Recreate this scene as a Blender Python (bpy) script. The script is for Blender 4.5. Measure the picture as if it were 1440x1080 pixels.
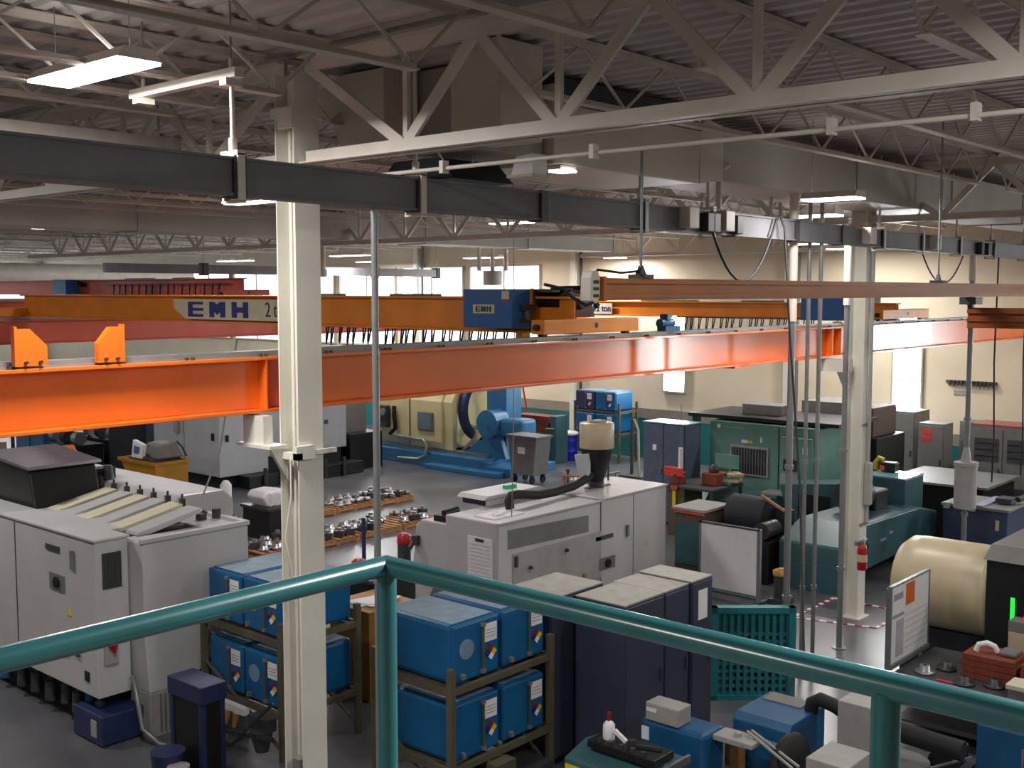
import bpy, math, random
from mathutils import Vector, Matrix
random.seed(7)
SC = bpy.context.scene
for o in list(bpy.data.objects): bpy.data.objects.remove(o)
COL = SC.collection

# ---------------------------------------------------------------- camera
cam_d = bpy.data.cameras.new('camera'); cam = bpy.data.objects.new('camera', cam_d); COL.objects.link(cam)
cam.location = (0, 0, 5.4)
cam.rotation_euler = (math.radians(90) - math.atan(130/1575.0), 0, math.radians(41.5 - 90))
cam_d.sensor_width = 36.0; cam_d.lens = 36.0*1575/1440; cam_d.clip_start = 0.05; cam_d.clip_end = 300
SC.camera = cam
# ---------------------------------------------------------------- exposure, world
vs = SC.view_settings
vs.view_transform = 'Standard'; vs.look = 'None'; vs.gamma = 1.0; vs.use_curve_mapping = False
vs.exposure = 0.27
W = bpy.data.worlds.new('world'); SC.world = W; W.use_nodes = True
W.node_tree.nodes['Background'].inputs[0].default_value = (0.75, 0.85, 1.0, 1)
W.node_tree.nodes['Background'].inputs[1].default_value = 0.25
LAMP_W = 175.0       # watts of each fluorescent fixture
WIN_E = 34.0          # daylight in the panes

# ---------------------------------------------------------------- materials
def lin(c):
    return tuple(((x/12.92) if x <= 0.04045 else ((x+0.055)/1.055)**2.4) for x in c)
def hx(s):
    return lin(tuple(int(s[i:i+2], 16)/255 for i in (0, 2, 4)))
MATS = {}
def mat(name, col, rough=0.5, metal=0.0, var=0.12, scale=6.0, bump=0.0, bscale=40.0, emit=0.0, coat=0.0):
    if name in MATS: return MATS[name]
    c = hx(col) if isinstance(col, str) else col
    m = bpy.data.materials.new(name); m.use_nodes = True
    nt = m.node_tree; b = nt.nodes['Principled BSDF']
    b.inputs['Roughness'].default_value = rough; b.inputs['Metallic'].default_value = metal
    if coat: b.inputs['Coat Weight'].default_value = coat; b.inputs['Coat Roughness'].default_value = 0.16
    tc = nt.nodes.new('ShaderNodeTexCoord')
    if var:
        n = nt.nodes.new('ShaderNodeTexNoise'); n.inputs['Scale'].default_value = scale; n.inputs['Detail'].default_value = 5
        r = nt.nodes.new('ShaderNodeValToRGB')
        r.color_ramp.elements[0].position = 0.3; r.color_ramp.elements[1].position = 0.7
        r.color_ramp.elements[0].color = tuple(x*(1-var) for x in c)+(1,)
        r.color_ramp.elements[1].color = tuple(min(1, x*(1+var)) for x in c)+(1,)
        nt.links.new(tc.outputs['Object'], n.inputs['Vector']); nt.links.new(n.outputs['Fac'], r.inputs['Fac'])
        nt.links.new(r.outputs['Color'], b.inputs['Base Color'])
    else:
        b.inputs['Base Color'].default_value = c+(1,)
    if bump:
        n2 = nt.nodes.new('ShaderNodeTexNoise'); n2.inputs['Scale'].default_value = bscale; n2.inputs['Detail'].default_value = 3
        bp = nt.nodes.new('ShaderNodeBump'); bp.inputs['Strength'].default_value = bump; bp.inputs['Distance'].default_value = 0.02
        nt.links.new(tc.outputs['Object'], n2.inputs['Vector']); nt.links.new(n2.outputs['Fac'], bp.inputs['Height'])
        nt.links.new(bp.outputs['Normal'], b.inputs['Normal'])
    if emit:
        b.inputs['Emission Color'].default_value = c+(1,); b.inputs['Emission Strength'].default_value = emit
    MATS[name] = m
    return m
M_steelw = mat('painted_steel_white', 'cfc8bd', 0.45, var=0.08, scale=3)
M_colw = mat('painted_column_cream', 'd6d4c8', 0.35, var=0.08, scale=2)
M_deck = mat('roof_deck_paint', 'b8b2b0', 0.6, var=0.15, scale=1.5)
M_joist = mat('joist_paint', 'c4b9ae', 0.55, var=0.15, scale=2)
M_orange = mat('runway_orange', 'ea701c', 0.3, var=0.07, scale=1.5, coat=1.0)
M_amber = mat('girder_amber', 'e88a1c', 0.38, var=0.1, scale=2)
M_red_or = mat('far_runway_red', 'c8563c', 0.4, var=0.1, scale=2)
M_brown = mat('track_brown', 'b0661f', 0.35, var=0.12, scale=3)
M_dkbrown = mat('bridge_brown', '80401c', 0.4, var=0.12, scale=3)
M_bus = mat('busway_grey', '6c6c70', 0.62, metal=0.0, var=0.12, scale=3)
M_busd = mat('busway_joint_dark', '2c2c30', 0.5, var=0.1)
M_duct = mat('duct_grey', 'a8a49c', 0.5, var=0.08, scale=1.2)
M_ductw = mat('duct_cream', 'c9c0b0', 0.45, var=0.08, scale=1.5)
M_navy = mat('insulation_navy', '1c1f2c', 0.7, var=0.15)
M_rail = mat('railing_teal', '34747a', 0.3, var=0.1, scale=8, coat=0.5)
M_white = mat('machine_white', 'b9b9ba', 0.42, var=0.05, scale=2)
M_whiteb = mat('machine_white_cool', 'b2b7be', 0.42, var=0.05, scale=2)
M_lgrey = mat('light_grey', '9c9a97', 0.5, var=0.08)
M_mgrey = mat('mid_grey', '70706e', 0.5, var=0.1)
M_dgrey = mat('dark_grey', '3c3d40', 0.5, var=0.12)
M_black = mat('black_plastic', '111114', 0.45, var=0.15)
M_rubber = mat('black_rubber', '141416', 0.7, var=0.15)
M_blue = mat('tote_blue', '0a5a8c', 0.38, var=0.12, scale=3)
M_blue2 = mat('machine_blue', '1a5580', 0.4, var=0.15, scale=3)
M_lblue = mat('lathe_blue', '34729f', 0.4, var=0.12, scale=2)
M_hoist = mat('hoist_blue', '1f5fa0', 0.35, var=0.08)
M_navyp = mat('navy_paint', '232d55', 0.45, var=0.15)
M_cab = mat('cabinet_slate', '363a4c', 0.4, var=0.08, scale=1.5)
M_cabtop = mat('cabinet_top_dusty', 'a5a39b', 0.6, var=0.12, scale=5)
M_green = mat('lathe_green', '628f86', 0.42, var=0.1, scale=2)
M_dgreen = mat('machine_dark_teal', '365a60', 0.4, var=0.12, scale=3)
M_teal = mat('pallet_teal', '1f7078', 0.5, var=0.12)
M_cream = mat('lathe_cream', 'd6cc9c', 0.42, var=0.06, scale=2)
M_tank = mat('tank_cream', 'bcae90', 0.35, var=0.08, scale=2)
M_yellow = mat('hopper_yellow', 'a87410', 0.5, var=0.15, scale=3)
M_yel = mat('bright_yellow', 'd8c020', 0.5, var=0.08)
M_wood = mat('pallet_wood', 'a5744a', 0.75, var=0.3, scale=7)
M_redwood = mat('red_brown_board', '7a3826', 0.7, var=0.25, scale=9)
M_alu = mat('bare_metal', 'a8abb0', 0.32, metal=0.8, var=0.12, scale=10)
M_dmetal = mat('dark_oily_metal', '4a4a4c', 0.4, metal=0.5, var=0.25, scale=12)
M_galv = mat('galvanised', '8a8d8e', 0.4, metal=0.5, var=0.1)

M_rack = mat('rack_olive', '55503f', 0.55, var=0.18, scale=6)
M_paper = mat('paper', 'e4e4e6', 0.7, var=0.03)
M_red = mat('red_paint', '9a1018', 0.35, var=0.08)
M_redl = mat('ladder_red', 'c02838', 0.45, var=0.1)
M_pinkred = mat('notice_red', 'd04038', 0.5, var=0.05)
M_orp = mat('orange_paper', 'd0682c', 0.7, var=0.05)
M_drumb = mat('drum_blue', '1220a0', 0.35, var=0.08)
M_gold = mat('brass_brown', 'b08848', 0.4, metal=0.3, var=0.2)
M_cable = mat('cable_black', '1a1a1c', 0.6, var=0.1)
M_green_e = mat('green_indicator_lit', '18d838', 0.4, var=0, emit=1.2)
M_cyan_e = mat('painted_glare_glow', 'd8fff8', 0.3, var=0, emit=3.0)
M_tube = mat('lamp_diffuser_lit', 'fff6f2', 0.4, var=0, emit=9.0)
M_glass = mat('window_dark_glass', '2c3440', 0.12, var=0.05)
M_letter = mat('lettering_blue', '1a2a78', 0.5, var=0)
M_letterd = mat('lettering_dark', '303038', 0.5, var=0)
M_signp = mat('sign_panel', 'd4ccb4', 0.45, var=0.05)
M_lime = mat('lime_clip', '28b070', 0.5, var=0)
M_teal_c = mat('control_teal', '2a6a78', 0.45, var=0.1)
M_mesh = mat('grille_dark', '4a4746', 0.6, var=0.15, scale=30)
M_paperD = mat('grey_printing', '9a9aa4', 0.7, var=0)

# ---------------------------------------------------------------- mesh builder
class MB:
    def __init__(s): s.v = []; s.f = []; s.sm = []
    def add(s, vs_, fs, smooth=False):
        n = len(s.v); s.v += [Vector(p) for p in vs_]
        for f in fs: s.f.append([n+i for i in f]); s.sm.append(smooth)
        return s
    def box(s, x0, x1, y0, y1, z0, z1):
        if x0 > x1: x0, x1 = x1, x0
        if y0 > y1: y0, y1 = y1, y0
        if z0 > z1: z0, z1 = z1, z0
        return s.add([(x0,y0,z0),(x1,y0,z0),(x1,y1,z0),(x0,y1,z0),(x0,y0,z1),(x1,y0,z1),(x1,y1,z1),(x0,y1,z1)],
                     [(0,3,2,1),(4,5,6,7),(0,1,5,4),(1,2,6,5),(2,3,7,6),(3,0,4,7)])
    def rbox(s, c, size, rz=0, rx=0, ry=0):
        M = Matrix.Translation(Vector(c)) @ Matrix.Rotation(rz, 4, 'Z') @ Matrix.Rotation(ry, 4, 'Y') @ Matrix.Rotation(rx, 4, 'X')
        a, b, d = size[0]/2, size[1]/2, size[2]/2
        P_ = [(-a,-b,-d),(a,-b,-d),(a,b,-d),(-a,b,-d),(-a,-b,d),(a,-b,d),(a,b,d),(-a,b,d)]
        return s.add([M @ Vector(p) for p in P_], [(0,3,2,1),(4,5,6,7),(0,1,5,4),(1,2,6,5),(2,3,7,6),(3,0,4,7)])
    def bar(s, p0, p1, w, h=None, up=(0,0,1)):
        h = h or w; p0 = Vector(p0); p1 = Vector(p1); d = (p1-p0).normalized(); u = Vector(up)
        if abs(d.dot(u)) > 0.98: u = Vector((1,0,0))
        sd = d.cross(u).normalized(); u = sd.cross(d)
        vs_ = []
        for p in (p0, p1):
            for a, b in ((-1,-1),(1,-1),(1,1),(-1,1)): vs_.append(p + sd*a*w/2 + u*b*h/2)
        return s.add(vs_, [(0,3,2,1),(4,5,6,7),(0,1,5,4),(1,2,6,5),(2,3,7,6),(3,0,4,7)])
    def cyl(s, p0, p1, r, r1=None, n=14, cap=True):
        r1 = r if r1 is None else r1
        p0 = Vector(p0); p1 = Vector(p1); d = (p1-p0).normalized()
        u = Vector((0,0,1)) if abs(d.z) < 0.9 else Vector((1,0,0))
        a = d.cross(u).normalized(); b = d.cross(a)
        ring = [(a*math.cos(2*math.pi*k/n)+b*math.sin(2*math.pi*k/n)) for k in range(n)]
        A = [p0+q*r for q in ring]; B = [p1+q*r1 for q in ring]
        s.add(A+B, [(k, n+k, n+(k+1) % n, (k+1) % n) for k in range(n)], True)
        if cap:
            s.add(A, [tuple(range(n))]); s.add(B, [tuple(reversed(range(n)))])
        return s
    def tube(s, pts, r, n=7):
        pts = [Vector(p) for p in pts]; rings = []; prev = None
        for i, p in enumerate(pts):
            d = (pts[min(i+1, len(pts)-1)] - pts[max(i-1, 0)]).normalized()
            if prev is None:
                u = Vector((0,0,1)) if abs(d.z) < 0.9 else Vector((1,0,0)); a = d.cross(u).normalized()
            else: a = (prev - d*prev.dot(d)).normalized()
            b = d.cross(a); prev = a
            rings.append([p + (a*math.cos(2*math.pi*k/n)+b*math.sin(2*math.pi*k/n))*r for k in range(n)])
        vs_ = [q for R_ in rings for q in R_]
        fs = [(i*n+k, (i+1)*n+k, (i+1)*n+(k+1) % n, i*n+(k+1) % n) for i in range(len(pts)-1) for k in range(n)]
        s.add(vs_, fs, True); s.add(rings[0], [tuple(range(n))]); s.add(rings[-1], [tuple(reversed(range(n)))])
        return s
    def prism(s, poly, axis, a, b):
        def P3(p, t):
            if axis == 'x': return (t, p[0], p[1])
            if axis == 'y': return (p[0], t, p[1])
            return (p[0], p[1], t)
        n = len(poly)
        vs_ = [P3(p, a) for p in poly] + [P3(p, b) for p in poly]
        fs = [tuple(range(n)), tuple(reversed(range(n, 2*n)))] + [(k, n+k, n+(k+1) % n, (k+1) % n) for k in range(n)]
        return s.add(vs_, fs)
    def lathe(s, prof, c, n=18, axis='z'):
        vs_ = []
        for r, h in prof:
            for k in range(n):
                t = 2*math.pi*k/n; q = (r*math.cos(t), r*math.sin(t), h)
                if axis == 'x': q = (h, q[0], q[1])
                if axis == 'y': q = (q[0], h, q[1])
                vs_.append(Vector(c)+Vector(q))
        fs = [(i*n+k, i*n+(k+1) % n, (i+1)*n+(k+1) % n, (i+1)*n+k) for i in range(len(prof)-1) for k in range(n)]
        s.add(vs_, fs, True)
        s.add(vs_[:n], [tuple(range(n))]); s.add(vs_[-n:], [tuple(range(n))])
        return s
    def ibeam(s, axis, a, b, c, z0, z1, w, tf=0.025, tw=0.02):
        for (l, r_, lo, hi) in ((-w/2, w/2, z0, z0+tf), (-w/2, w/2, z1-tf, z1), (-tw/2, tw/2, z0+tf, z1-tf)):
            if axis == 'x': s.box(a, b, c+l, c+r_, lo, hi)
            else: s.box(c+l, c+r_, a, b, lo, hi)
        return s
ORG = {}
def org(p):
    return ORG.get(p.name, Vector((0,0,0))) if p else Vector((0,0,0))
def P(name, mb, m, parent=None, bev=0.0, label=None, kind=None, origin=None):
    O = Vector(origin) if origin is not None else org(parent)
    me = bpy.data.meshes.new(name)
    me.from_pydata([tuple(v-O) for v in mb.v], [], mb.f)
    me.polygons.foreach_set('use_smooth', mb.sm); me.update()
    me.materials.append(m)
    o = bpy.data.objects.new(name, me); COL.objects.link(o)
    if origin is not None and parent is None: o.location = O
    if parent: o.parent = parent
    ORG[o.name] = O
    if bev:
        bm_ = o.modifiers.new('bevel', 'BEVEL'); bm_.width = bev; bm_.segments = 2; bm_.limit_method = 'ANGLE'; bm_.angle_limit = 0.6
    if label: o['label'] = label
    if kind: o['kind'] = kind
    return o
def tag(o, label, cat, group=None, kind=None):
    o['label'] = label; o['category'] = cat
    if group: o['group'] = group
    if kind: o['kind'] = kind
    return o
def T(name, label, cat, loc, group=None):
    o = bpy.data.objects.new(name, None); COL.objects.link(o); o.location = loc; o.empty_display_size = 0.1
    ORG[o.name] = Vector(loc); tag(o, label, cat, group)
    return o
def S(name, mb, m, label, cat, group=None, bev=0.0, kind=None):
    xs = [v.x for v in mb.v]; ys = [v.y for v in mb.v]; zs = [v.z for v in mb.v]
    o = P(name, mb, m, None, bev, origin=((min(xs)+max(xs))/2, (min(ys)+max(ys))/2, min(zs)))
    return tag(o, label, cat, group, kind)
def ST(name, mb, m, parent=None, bev=0.0):
    o = P(name, mb, m, parent, bev)
    if not parent: o['kind'] = 'structure'
    return o
def dup(o, loc=None, label=None, parent=None, rz=None):
    c = o.copy(); COL.objects.link(c)
    if parent: c.parent = parent
    if loc is not None: c.location = loc; ORG[c.name] = Vector(loc)
    if rz is not None: c.rotation_euler = (0, 0, rz)
    if label: c['label'] = label
    for ch in list(o.children): dup(ch, parent=c)
    return c
def text_part(body, size, loc, face, m, parent, name='lettering', depth=0.004, bold=0.0, narrow=1.0, label=None, space=1.0):
    """flat lettering standing up on a face; face '-x' or '-y' is the way it looks"""
    cu = bpy.data.curves.new('lettering', 'FONT'); cu.body = body; cu.size = size; cu.extrude = depth; cu.offset = bold
    cu.space_character = space; cu.align_x = 'CENTER'; cu.align_y = 'CENTER'
    tmp = bpy.data.objects.new('lettering_tmp', cu); COL.objects.link(tmp)
    dg = bpy.context.evaluated_depsgraph_get(); me = bpy.data.meshes.new_from_object(tmp.evaluated_get(dg))
    bpy.data.objects.remove(tmp)
    R_ = {'-y': Matrix.Rotation(math.radians(90), 4, 'X'),
          '-x': Matrix.Rotation(math.radians(-90), 4, 'Z') @ Matrix.Rotation(math.radians(90), 4, 'X')}[face]
    O = org(parent)
    me.transform(Matrix.Translation(Vector(loc)-O) @ R_ @ Matrix.Diagonal((narrow, 1, 1, 1)))
    me.materials.clear(); me.materials.append(m)
    o = bpy.data.objects.new(name, me); COL.objects.link(o); o.parent = parent
    if label: o['label'] = label
    return o

# ================================================================ THE HALL
fl = mat('concrete_floor', '5c5c61', 0.28, var=0.28, scale=0.7, bump=0.12, bscale=3.0)
ST('floor', MB().box(-8, 30.2, -10, 62.2, -0.2, 0), fl)
M_wall = mat('block_wall_cream', 'd9cdb4', 0.6, var=0.05, scale=1.0, bump=0.1)
M_wains = mat('wainscot_teal', '17696a', 0.5, var=0.08, scale=1.0)
M_stripe = mat('wall_stripe_grey', '8a8478', 0.5, var=0.08)
ST('wall_far', MB().box(30, 30.3, -10, 62.2, 0, 8.0), M_wall)
ST('trim_1', MB().box(29.96, 30.0, -10, 62, 0, 1.3), M_wains)
ST('trim_2', MB().box(29.95, 30.0, -10, 62, 1.3, 1.62), M_stripe)
ST('wall_left', MB().box(-8, 30, 62, 62.3, 0, 8.0), M_wall)
ST('wall_right', MB().box(-8, 30, -10.3, -10, 0, 8.0), M_wall)
ST('wall_back', MB().box(-8.3, -8, -10, 62, 0, 8.0), M_wall)
# corrugated roof deck: flutes run across the joists
mb = MB(); x = -8.0; vs_ = []; k = 0
prof = []
while x < 30.0:
    prof += [(x, 7.485), (x+0.09, 7.485), (x+0.12, 7.515), (x+0.21, 7.515)]; x += 0.24
for (px, pz) in prof: vs_ += [(px, -10, pz), (px, 62, pz)]
mb.add(vs_, [(2*i, 2*i+1, 2*i+3, 2*i+2) for i in range(len(prof)-1)])
mb.box(-8.3, 30.3, -10.3, 62.3, 7.53, 7.7)
ST('ceiling', mb, M_deck)

# windows of the far wall: tall slots with steel frame and bright panes
M_pane = mat('pane_daylight', 'f4fbff', 0.3, var=0, emit=WIN_E)
M_pane2 = mat('pane_high_daylight', 'e8f4fa', 0.4, var=0, emit=2.2)
M_frame = mat('window_frame', 'b0aca4', 0.5, var=0.05)
nwin = 0
def window(y0, y1, z0, z1, ny, nz, pm, fw=0.05):
    global nwin
    nwin += 1
    fr = MB()
    for (a, b, c, d) in ((y0-fw, y0, z0-fw, z1+fw), (y1, y1+fw, z0-fw, z1+fw), (y0, y1, z0-fw, z0), (y0, y1, z1, z1+fw)): fr.box(29.88, 30, a, b, c, d)
    w = ST('window_%d' % nwin, fr, M_frame)
    for i in range(ny):
        for j in range(nz):
            a = y0+(y1-y0)*i/ny; b = y0+(y1-y0)*(i+1)/ny; c = z0+(z1-z0)*j/nz; d = z0+(z1-z0)*(j+1)/nz
            P('pane', MB().box(29.95, 29.97, a+0.02, b-0.02, c+0.02, d-0.02), pm, w)
    for i in range(1, ny):
        a = y0+(y1-y0)*i/ny; P('mullion', MB().box(29.9, 29.99, a-0.03, a+0.03, z0, z1), M_frame, w)
    for j in range(1, nz):
        c = z0+(z1-z0)*j/nz; P('transom', MB().box(29.91, 29.99, y0, y1, c-0.02, c+0.02), M_frame, w)
for yc in (19.6, 12.1, 4.4, -3.3): window(yc-0.38, yc+0.38, 2.1 if yc < 15 else 2.25, 4.75, 1, 3, M_pane)
for k in range(10):
    y0 = 25.2+k*3.7; window(y0, y0+3.3, 3.3, 6.3, 2, 2, M_pane2)

fw = 0.05
for k in range(7):
    x0 = 3.0+k*3.8; nwin += 1
    f_ = MB()
    for (a, b, c, d) in ((x0-fw, x0, 3.25, 6.35), (x0+3.3, x0+3.3+fw, 3.25, 6.35), (x0, x0+3.3, 3.25, 3.3), (x0, x0+3.3, 6.3, 6.35)): f_.box(a, b, 61.88, 62, c, d)
    w_ = ST('window_%d' % nwin, f_, M_frame)
    for i in range(2):
        for j in range(2): P('pane', MB().box(x0+1.65*i+0.02, x0+1.65*(i+1)-0.02, 61.95, 61.97, 3.3+1.5*j+0.02, 4.8+1.5*j-0.02), M_pane2, w_)
# mezzanine the photograph is taken from
ST('floor', MB().box(-8, 1.85, -10, 2.05, 3.55, 3.7), mat('mezzanine_concrete', '77756f', 0.6))
mz = MB(); mz.box(1.85, 1.87, -10, 2.07, 3.3, 3.8); mz.box(-8, 1.87, 2.05, 2.07, 3.3, 3.8)
ST('trim_3', mz, M_rail)

# ---------------------------------------------------------------- columns
def column(X, Y, label):
    t = T('steel_column', label, 'column', (X, Y, 0), 'cream wide-flange roof columns')
    h = 0.135
    m = MB()
    m.box(X-h, X+h, Y-h, Y-h+0.016, 0.02, 7.28); m.box(X-h, X+h, Y+h-0.016, Y+h, 0.02, 7.28); m.box(X-0.006, X+0.006, Y-h+0.016, Y+h-0.016, 0.02, 7.28)
    P('shaft', m, M_colw, t)
    P('base_plate', MB().box(X-0.2, X+0.2, Y-0.2, Y+0.2, 0, 0.02), M_colw, t)
    P('cap_plate', MB().box(X-0.17, X+0.17, Y-0.15, Y+0.15, 6.9, 6.98).box(X-0.17, X-0.13, Y-0.15, Y+0.05, 6.8, 6.9), M_colw, t)
    return t
cols = []
for (X, Y, lb) in ((6.2, 8.0, 'near cream steel column left of centre, carrying conduit, crossing the orange runway'),
                   (17.5, 7.88, 'cream steel column at right with fire extinguisher and taped-off base'),
                   (6.2, 22.6, 'cream steel column of the second row behind the left turning centre'),
                   (17.5, 22.6, 'cream steel column of the second row behind the crane trolley'),
                   (-5.0, 8.0, 'cream steel column beside the end of the mezzanine')):
    cols.append(column(X, Y, lb))
c0 = cols[0]
X, Y = 6.2, 8.0
for (dy, r) in ((-0.055, 0.021), (0.015, 0.014)):
    P('conduit', MB().cyl((X-0.06, Y+dy, 0.9), (X-0.06, Y+dy, 6.9), r, n=10), M_colw, c0)
m = MB().box(X-0.34, X-0.15, Y+0.0, Y+0.5, 4.02, 4.05).box(X-0.30, X-0.2, Y+0.15, Y+0.45, 4.05, 4.3)
m.prism([(X-0.32, 4.02), (X-0.135, 4.02), (X-0.135, 3.72)], 'y', Y+0.02, Y+0.06)
m.prism([(X+0.32, 4.02), (X+0.135, 4.02), (X+0.135, 3.8)], 'y', Y+0.02, Y+0.06)
P('runway_bracket', m, M_colw, c0)
m = MB().box(X-0.2, X+0.0, Y-0.19, Y-0.135, 3.93, 4.05).box(X-0.2, X-0.135, Y-0.19, Y+0.2, 3.93, 3.99).box(X+0.0, X+0.26, Y-0.175, Y-0.135, 3.96, 4.0)
P('clamp_band', m, M_colw, c0)
P('hanging_cord', MB().tube([(X-0.2, Y-0.1, 3.95), (X-0.2, Y-0.1, 3.6), (X-0.27, Y-0.1, 3.25), (X-0.2, Y-0.1, 2.95), (X-0.16, Y-0.1, 2.6)], 0.008), M_colw, c0)
P('junction_box', MB().box(X-0.16, X-0.08, Y-0.1, Y-0.0, 1.05, 1.2), M_mgrey, c0, 0.005)
c1 = cols[1]; X, Y = 17.5, 7.88
m = MB().box(X-0.4, X-0.14, Y+0.05, Y+0.5, 4.1, 4.3); m.prism([(X-0.4, 4.1), (X-0.135, 4.1), (X-0.135, 3.8)], 'y', Y+0.1, Y+0.2)
P('runway_bracket', m, M_colw, c1)
P('conduit', MB().cyl((X+0.06, Y-0.17, 1.6), (X+0.06, Y-0.17, 6.8), 0.03, n=10), M_lgrey, c1)
P('switch_box', MB().box(X-0.02, X+0.1, Y-0.24, Y-0.14, 1.9, 2.6), M_lgrey, c1, 0.006)
for Z in (1.55, 3.2): P('strap', MB().box(X-0.15, X+0.15, Y-0.15, Y-0.137, Z, Z+0.05), M_mgrey, c1)
# wall columns and downpipes on the far wall
for (Yc, lb) in ((23.55, 'cream wall column with dark downpipe left of the blue tote rack'), (15.6, 'cream wall column behind the green lathe'), (8.6, 'cream wall column at the right behind the grey cabinets'), (31.2, 'cream wall column behind the blue hoist')):
    t = T('wall_column', lb, 'column', (29.8, Yc, 0), 'columns against the far wall')
    P('shaft', MB().box(29.68, 29.9, Yc-0.1, Yc+0.1, 0, 7.3), M_colw, t)
    P('downpipe', MB().cyl((29.8, Yc-0.28, 0), (29.8, Yc-0.28, 7.3), 0.05, n=8), M_mgrey if Yc != 23.55 else M_dgrey, t)

# ---------------------------------------------------------------- roof trusses
TRUSS_G = 'white roof trusses'
def truss(X, y0, label, npan=9):
    """y0: column end nearer the camera row; runs +Y or -Y for one bay"""
    L = 14.6; s = 1 if y0 >= 8 else -1
    t = T('roof_truss', label, 'roof truss', (X, y0, 6.5), TRUSS_G)
    ya, yb = (y0+0.14, y0+L-0.14) if s > 0 else (y0-0.14, y0-L+0.14)
    for k in (-1, 1):
        P('bottom_chord', MB().box(X+k*0.012, X+k*0.1, ya, yb, 6.5, 6.512).box(X+k*0.012, X+k*0.024, ya, yb, 6.5, 6.61), M_steelw, t)
        P('top_chord', MB().box(X+k*0.012, X+k*0.1, ya, yb, 7.388, 7.4).box(X+k*0.012, X+k*0.024, ya, yb, 7.28, 7.4), M_steelw, t)
    p = 1.56; y = y0+s*1.37
    prev = y0+s*0.16
    d0 = {}
    while abs(y-y0) < L-0.9:
        a = prev if abs(prev-y0) < 0.3 else prev
        P('diagonal', MB().bar((X, prev, 7.33), (X, y-s*0.03, 6.58), 0.09, 0.035, (1,0,0)).bar((X+0.03, prev, 7.33), (X+0.03, y-s*0.03, 6.58), 0.012, 0.07, (1,0,0)), M_steelw, t)
        nx = y+s*p/2
        P('diagonal', MB().bar((X, y+s*0.03, 6.58), (X, nx, 7.33), 0.09, 0.035, (1,0,0)), M_steelw, t)
        P('vertical', MB().bar((X+0.02, y, 6.56), (X+0.02, y, 7.34), 0.05, 0.04, (1,0,0)), M_steelw, t)
        prev = nx; y += s*p
    return t
t0 = truss(6.2, -6.6+14.6, 'white roof truss leaving the near column to the far left')
def truss_neg(X, label): return truss(X, 7.99, label)
t1 = truss_neg(6.2, 'large white roof truss crossing the top right from the near column')
for (X, Y, lb) in ((17.5, 8.0, 'white roof truss behind the cream duct box, second column line'), (28.75, 8.0, 'farthest white roof truss, high against the far wall'),
                   (6.2, 22.6, 'white roof truss high at the far left over the back row'), (17.5, 22.6, 'white roof truss above the far hoist at left')):
    dup(t0, (X, Y, 6.5), lb)
dup(t1, (17.5, 7.99, 6.5), 'white roof truss at right behind the long grey duct')
dup(t1, (28.75, 7.99, 6.5), 'white roof truss at the far right by the end wall')

# ---------------------------------------------------------------- open-web joists
def joist(X0, L, Y, label):
    t = T('bar_joist', label, 'roof joist', (X0, Y, 6.95), 'bar joists under the roof deck')
    x0, x1 = X0+0.12, X0+L-0.12
    for k in (-1, 1):
        P('top_chord', MB().box(x0, x1, Y+k*0.008, Y+k*0.055, 7.455, 7.47).box(x0, x1, Y+k*0.008, Y+k*0.016, 7.41, 7.47), M_joist, t)
    P('bottom_chord', MB().box(x0+0.5, x1-0.5, Y-0.05, Y+0.05, 6.95, 6.962).box(x0+0.5, x1-0.5, Y-0.012, Y+0.012, 6.962, 7.0), M_joist, t)
    n = int((L-1.3)/1.15); st = (L-1.3)/n; pts = [(x0+0.05, Y, 7.43), (x0+0.5, Y, 6.98)]
    for k in range(n):
        pts += [(x0+0.53+st*(k+0.5), Y, 7.43), (x0+0.53+st*(k+1), Y, 6.98)]
    pts.append((x1-0.05, Y, 7.43))
    mb = MB()
    for a, b in zip(pts[:-1], pts[1:]): mb.bar(a, b, 0.022, 0.022)
    P('web_rod', mb, M_joist, t)
    return t
NEAR_L = 'bar joist of the nearest bay, between the mezzanine and the near truss'
MID_L = 'bar joist of the middle bay, between the first and second trusses'
FAR_L = 'bar joist of the last bay, next to the far wall'
jn = joist(-5.05, 11.25, 5.85, NEAR_L); jm = joist(6.2, 11.3, 5.85, MID_L); jf = joist(17.5, 11.25, 5.85, FAR_L)
Y = -8.2
ys = []
y = 5.85-1.56*9
while y < 58:
    ys.append(round(y, 2)); y += 1.56 if y < 30 else 3.12
ORD = ['zeroth', 'first', 'second', 'third', 'fourth', 'fifth', 'sixth', 'seventh', 'eighth', 'ninth', 'tenth', 'eleventh', 'twelfth', 'thirteenth', 'fourteenth', 'fifteenth', 'sixteenth', 'seventeenth', 'eighteenth', 'nineteenth', 'twentieth', 'twenty-first', 'twenty-second', 'twenty-third', 'twenty-fourth', 'twenty-fifth', 'twenty-sixth', 'twenty-seventh', 'twenty-eighth', 'twenty-ninth', 'thirtieth']
def jl(bay, y):
    k = ORD[1+len([q for q in ys if (8 < q < y) or (y < q < 8)])]
    return 'white bar joist of the %s bay, %s one %s the column line' % (bay, k, 'left of' if y > 8 else 'right of')
BN, BM_, BF = 'nearest', 'middle', 'farthest'
jn['label'] = jl(BN, 5.85); jm['label'] = jl(BM_, 5.85); jf['label'] = jl(BF, 5.85)
for y in ys:
    if abs(y-5.85) < 0.05: continue
    NEAR_L, MID_L, FAR_L = jl(BN, y), jl(BM_, y), jl(BF, y)
    if not (20.4 < y < 22.2): dup(jn, (-5.05, y, 6.95), NEAR_L)
    if not (6.8 < y < 9.7) and not (20.4 < y < 22.2):
        dup(jm, (6.2, y, 6.95), MID_L); dup(jf, (17.5, y, 6.95), FAR_L)
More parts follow.
